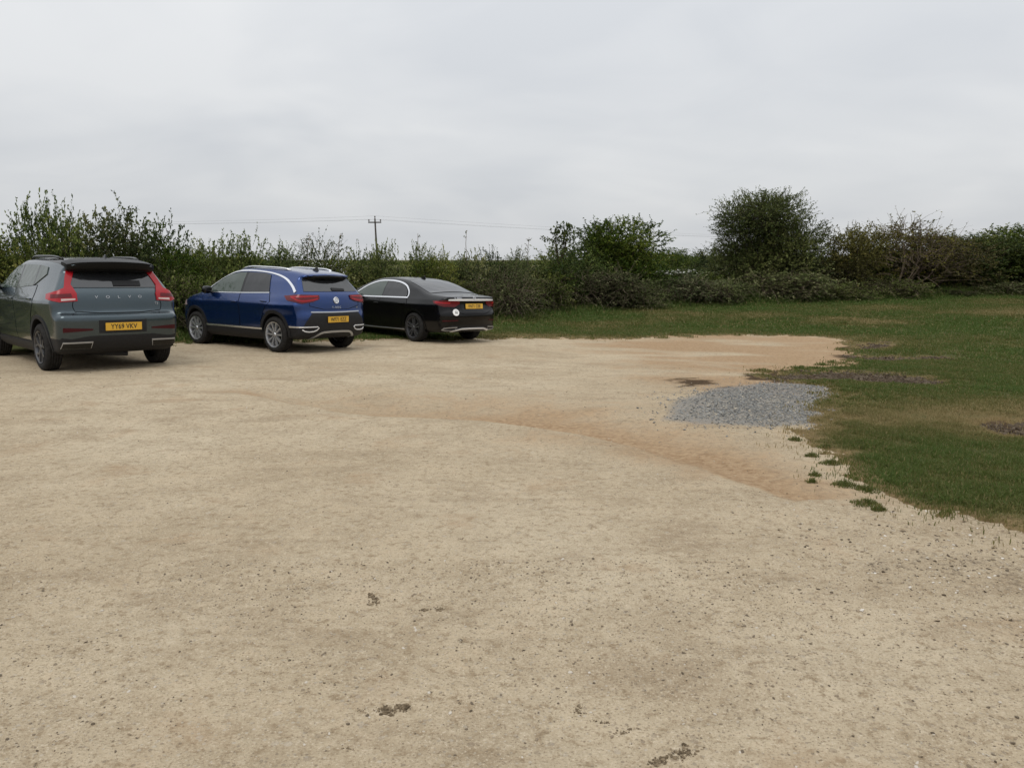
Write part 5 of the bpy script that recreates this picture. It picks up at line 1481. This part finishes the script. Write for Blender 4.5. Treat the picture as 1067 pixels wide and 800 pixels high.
# ------------------------------------------------------------------ overcast sky, weak sun, camera
def build_world():
    w = bpy.data.worlds.new('World'); SC.world = w; w.use_nodes = True
    n, l = w.node_tree.nodes, w.node_tree.links
    bg = n['Background']; bg.inputs['Strength'].default_value = 0.1
    sky = n.new('ShaderNodeTexSky'); sky.sky_type = 'NISHITA'; sky.sun_disc = False
    sky.sun_elevation = R(52); sky.sun_rotation = R(SUN_ROT); sky.air_density = 1.0; sky.dust_density = 3.0
    tc = n.new('ShaderNodeTexCoord')
    sx = n.new('ShaderNodeSeparateXYZ'); l.new(tc.outputs['Generated'], sx.inputs[0])
    def M(op, a, b=None, c=None):
        k = n.new('ShaderNodeMath'); k.operation = op
        for i, v in enumerate((a, b, c)):
            if v is None: continue
            if isinstance(v, (int, float)): k.inputs[i].default_value = v
            else: l.new(v, k.inputs[i])
        return k.outputs[0]
    z = M('MAXIMUM', sx.outputs[2], 0.0)
    # cloud deck: noise on a flat layer overhead, so it draws out towards the horizon
    den = M('ADD', z, 0.30)
    cx = n.new('ShaderNodeCombineXYZ'); l.new(M('DIVIDE', sx.outputs[0], den), cx.inputs[0]); l.new(M('DIVIDE', sx.outputs[1], den), cx.inputs[1])
    def noise(sc, det, off):
        mp = n.new('ShaderNodeMapping'); mp.inputs['Location'].default_value = off; mp.inputs['Rotation'].default_value = (0, 0, 0.5); mp.inputs['Scale'].default_value = (1, 1.3, 1)
        l.new(cx.outputs[0], mp.inputs['Vector'])
        k = n.new('ShaderNodeTexNoise'); k.inputs['Scale'].default_value = sc; k.inputs['Detail'].default_value = det; k.inputs['Roughness'].default_value = 0.55; k.inputs['Distortion'].default_value = 0.6
        l.new(mp.outputs[0], k.inputs['Vector']); return k.outputs['Fac']
    c = M('ADD', M('MULTIPLY', noise(1.0, 3, (3.1, 1.7, 0)), 0.78), M('MULTIPLY', noise(2.6, 4, (0.4, 8.2, 0)), 0.22))
    rp = n.new('ShaderNodeValToRGB'); e = rp.color_ramp.elements
    e[0].position = 0.38; e[0].color = (0.89, 0.905, 0.925, 1); e[1].position = 0.62; e[1].color = (1.04, 1.04, 1.035, 1)
    l.new(c, rp.inputs['Fac'])
    g = n.new('ShaderNodeValToRGB'); e = g.color_ramp.elements     # luminance from the horizon to overhead, as under a real overcast
    for _ in range(3): e.new(0.5)
    for i, (p, v) in enumerate(((0.0, 0.535), (0.10, 0.575), (0.30, 0.665), (0.55, 0.86), (1.0, 1.25))):
        e[i].position = p; e[i].color = (v * 0.985, v * 1.0, v * 1.02, 1)
    l.new(z, g.inputs['Fac'])
    mu = n.new('ShaderNodeMix'); mu.data_type = 'RGBA'; mu.blend_type = 'MULTIPLY'; mu.inputs[0].default_value = 1
    l.new(rp.outputs[0], mu.inputs[6]); l.new(g.outputs[0], mu.inputs[7])
    sc = n.new('ShaderNodeVectorMath'); sc.operation = 'SCALE'; sc.inputs['Scale'].default_value = SKY_K
    l.new(mu.outputs[2], sc.inputs[0])
    mx = n.new('ShaderNodeMix'); mx.data_type = 'RGBA'; mx.inputs[0].default_value = 0.94
    l.new(sky.outputs[0], mx.inputs[6]); l.new(sc.outputs[0], mx.inputs[7])
    l.new(mx.outputs[2], bg.inputs['Color'])
SUN_ROT, SKY_K = 200, 11.3
build_world()
sl = bpy.data.lights.new('sun', 'SUN'); sl.energy = 0.8; sl.angle = R(25); sl.color = (1.0, 0.96, 0.9)
so = bpy.data.objects.new('sun', sl); COL.objects.link(so)
# the sky's sun_rotation is a compass bearing: the lamp shines from the same side
az = R(SUN_ROT); so.rotation_euler = (R(90 - 52), 0, math.pi - az)
so.location = (0, -10, 30)

cam = bpy.data.cameras.new('camera'); cam.sensor_width = 36; cam.lens = FPX / 1067 * 36; cam.clip_end = 4000; cam.clip_start = 0.05
co = bpy.data.objects.new('camera', cam); COL.objects.link(co); co.location = (0, 0, CAMZ); co.rotation_euler = (math.pi / 2 - PITCH, 0, 0)
SC.camera = co
SC.render.engine = 'CYCLES'
vs = SC.view_settings; vs.view_transform = 'Standard'; vs.look = 'None'; vs.gamma = 1; vs.exposure = 0.16; vs.use_curve_mapping = False
SC.cycles.max_bounces = 6; SC.cycles.diffuse_bounces = 3; SC.cycles.transparent_max_bounces = 6
SC.cycles.use_denoising = True
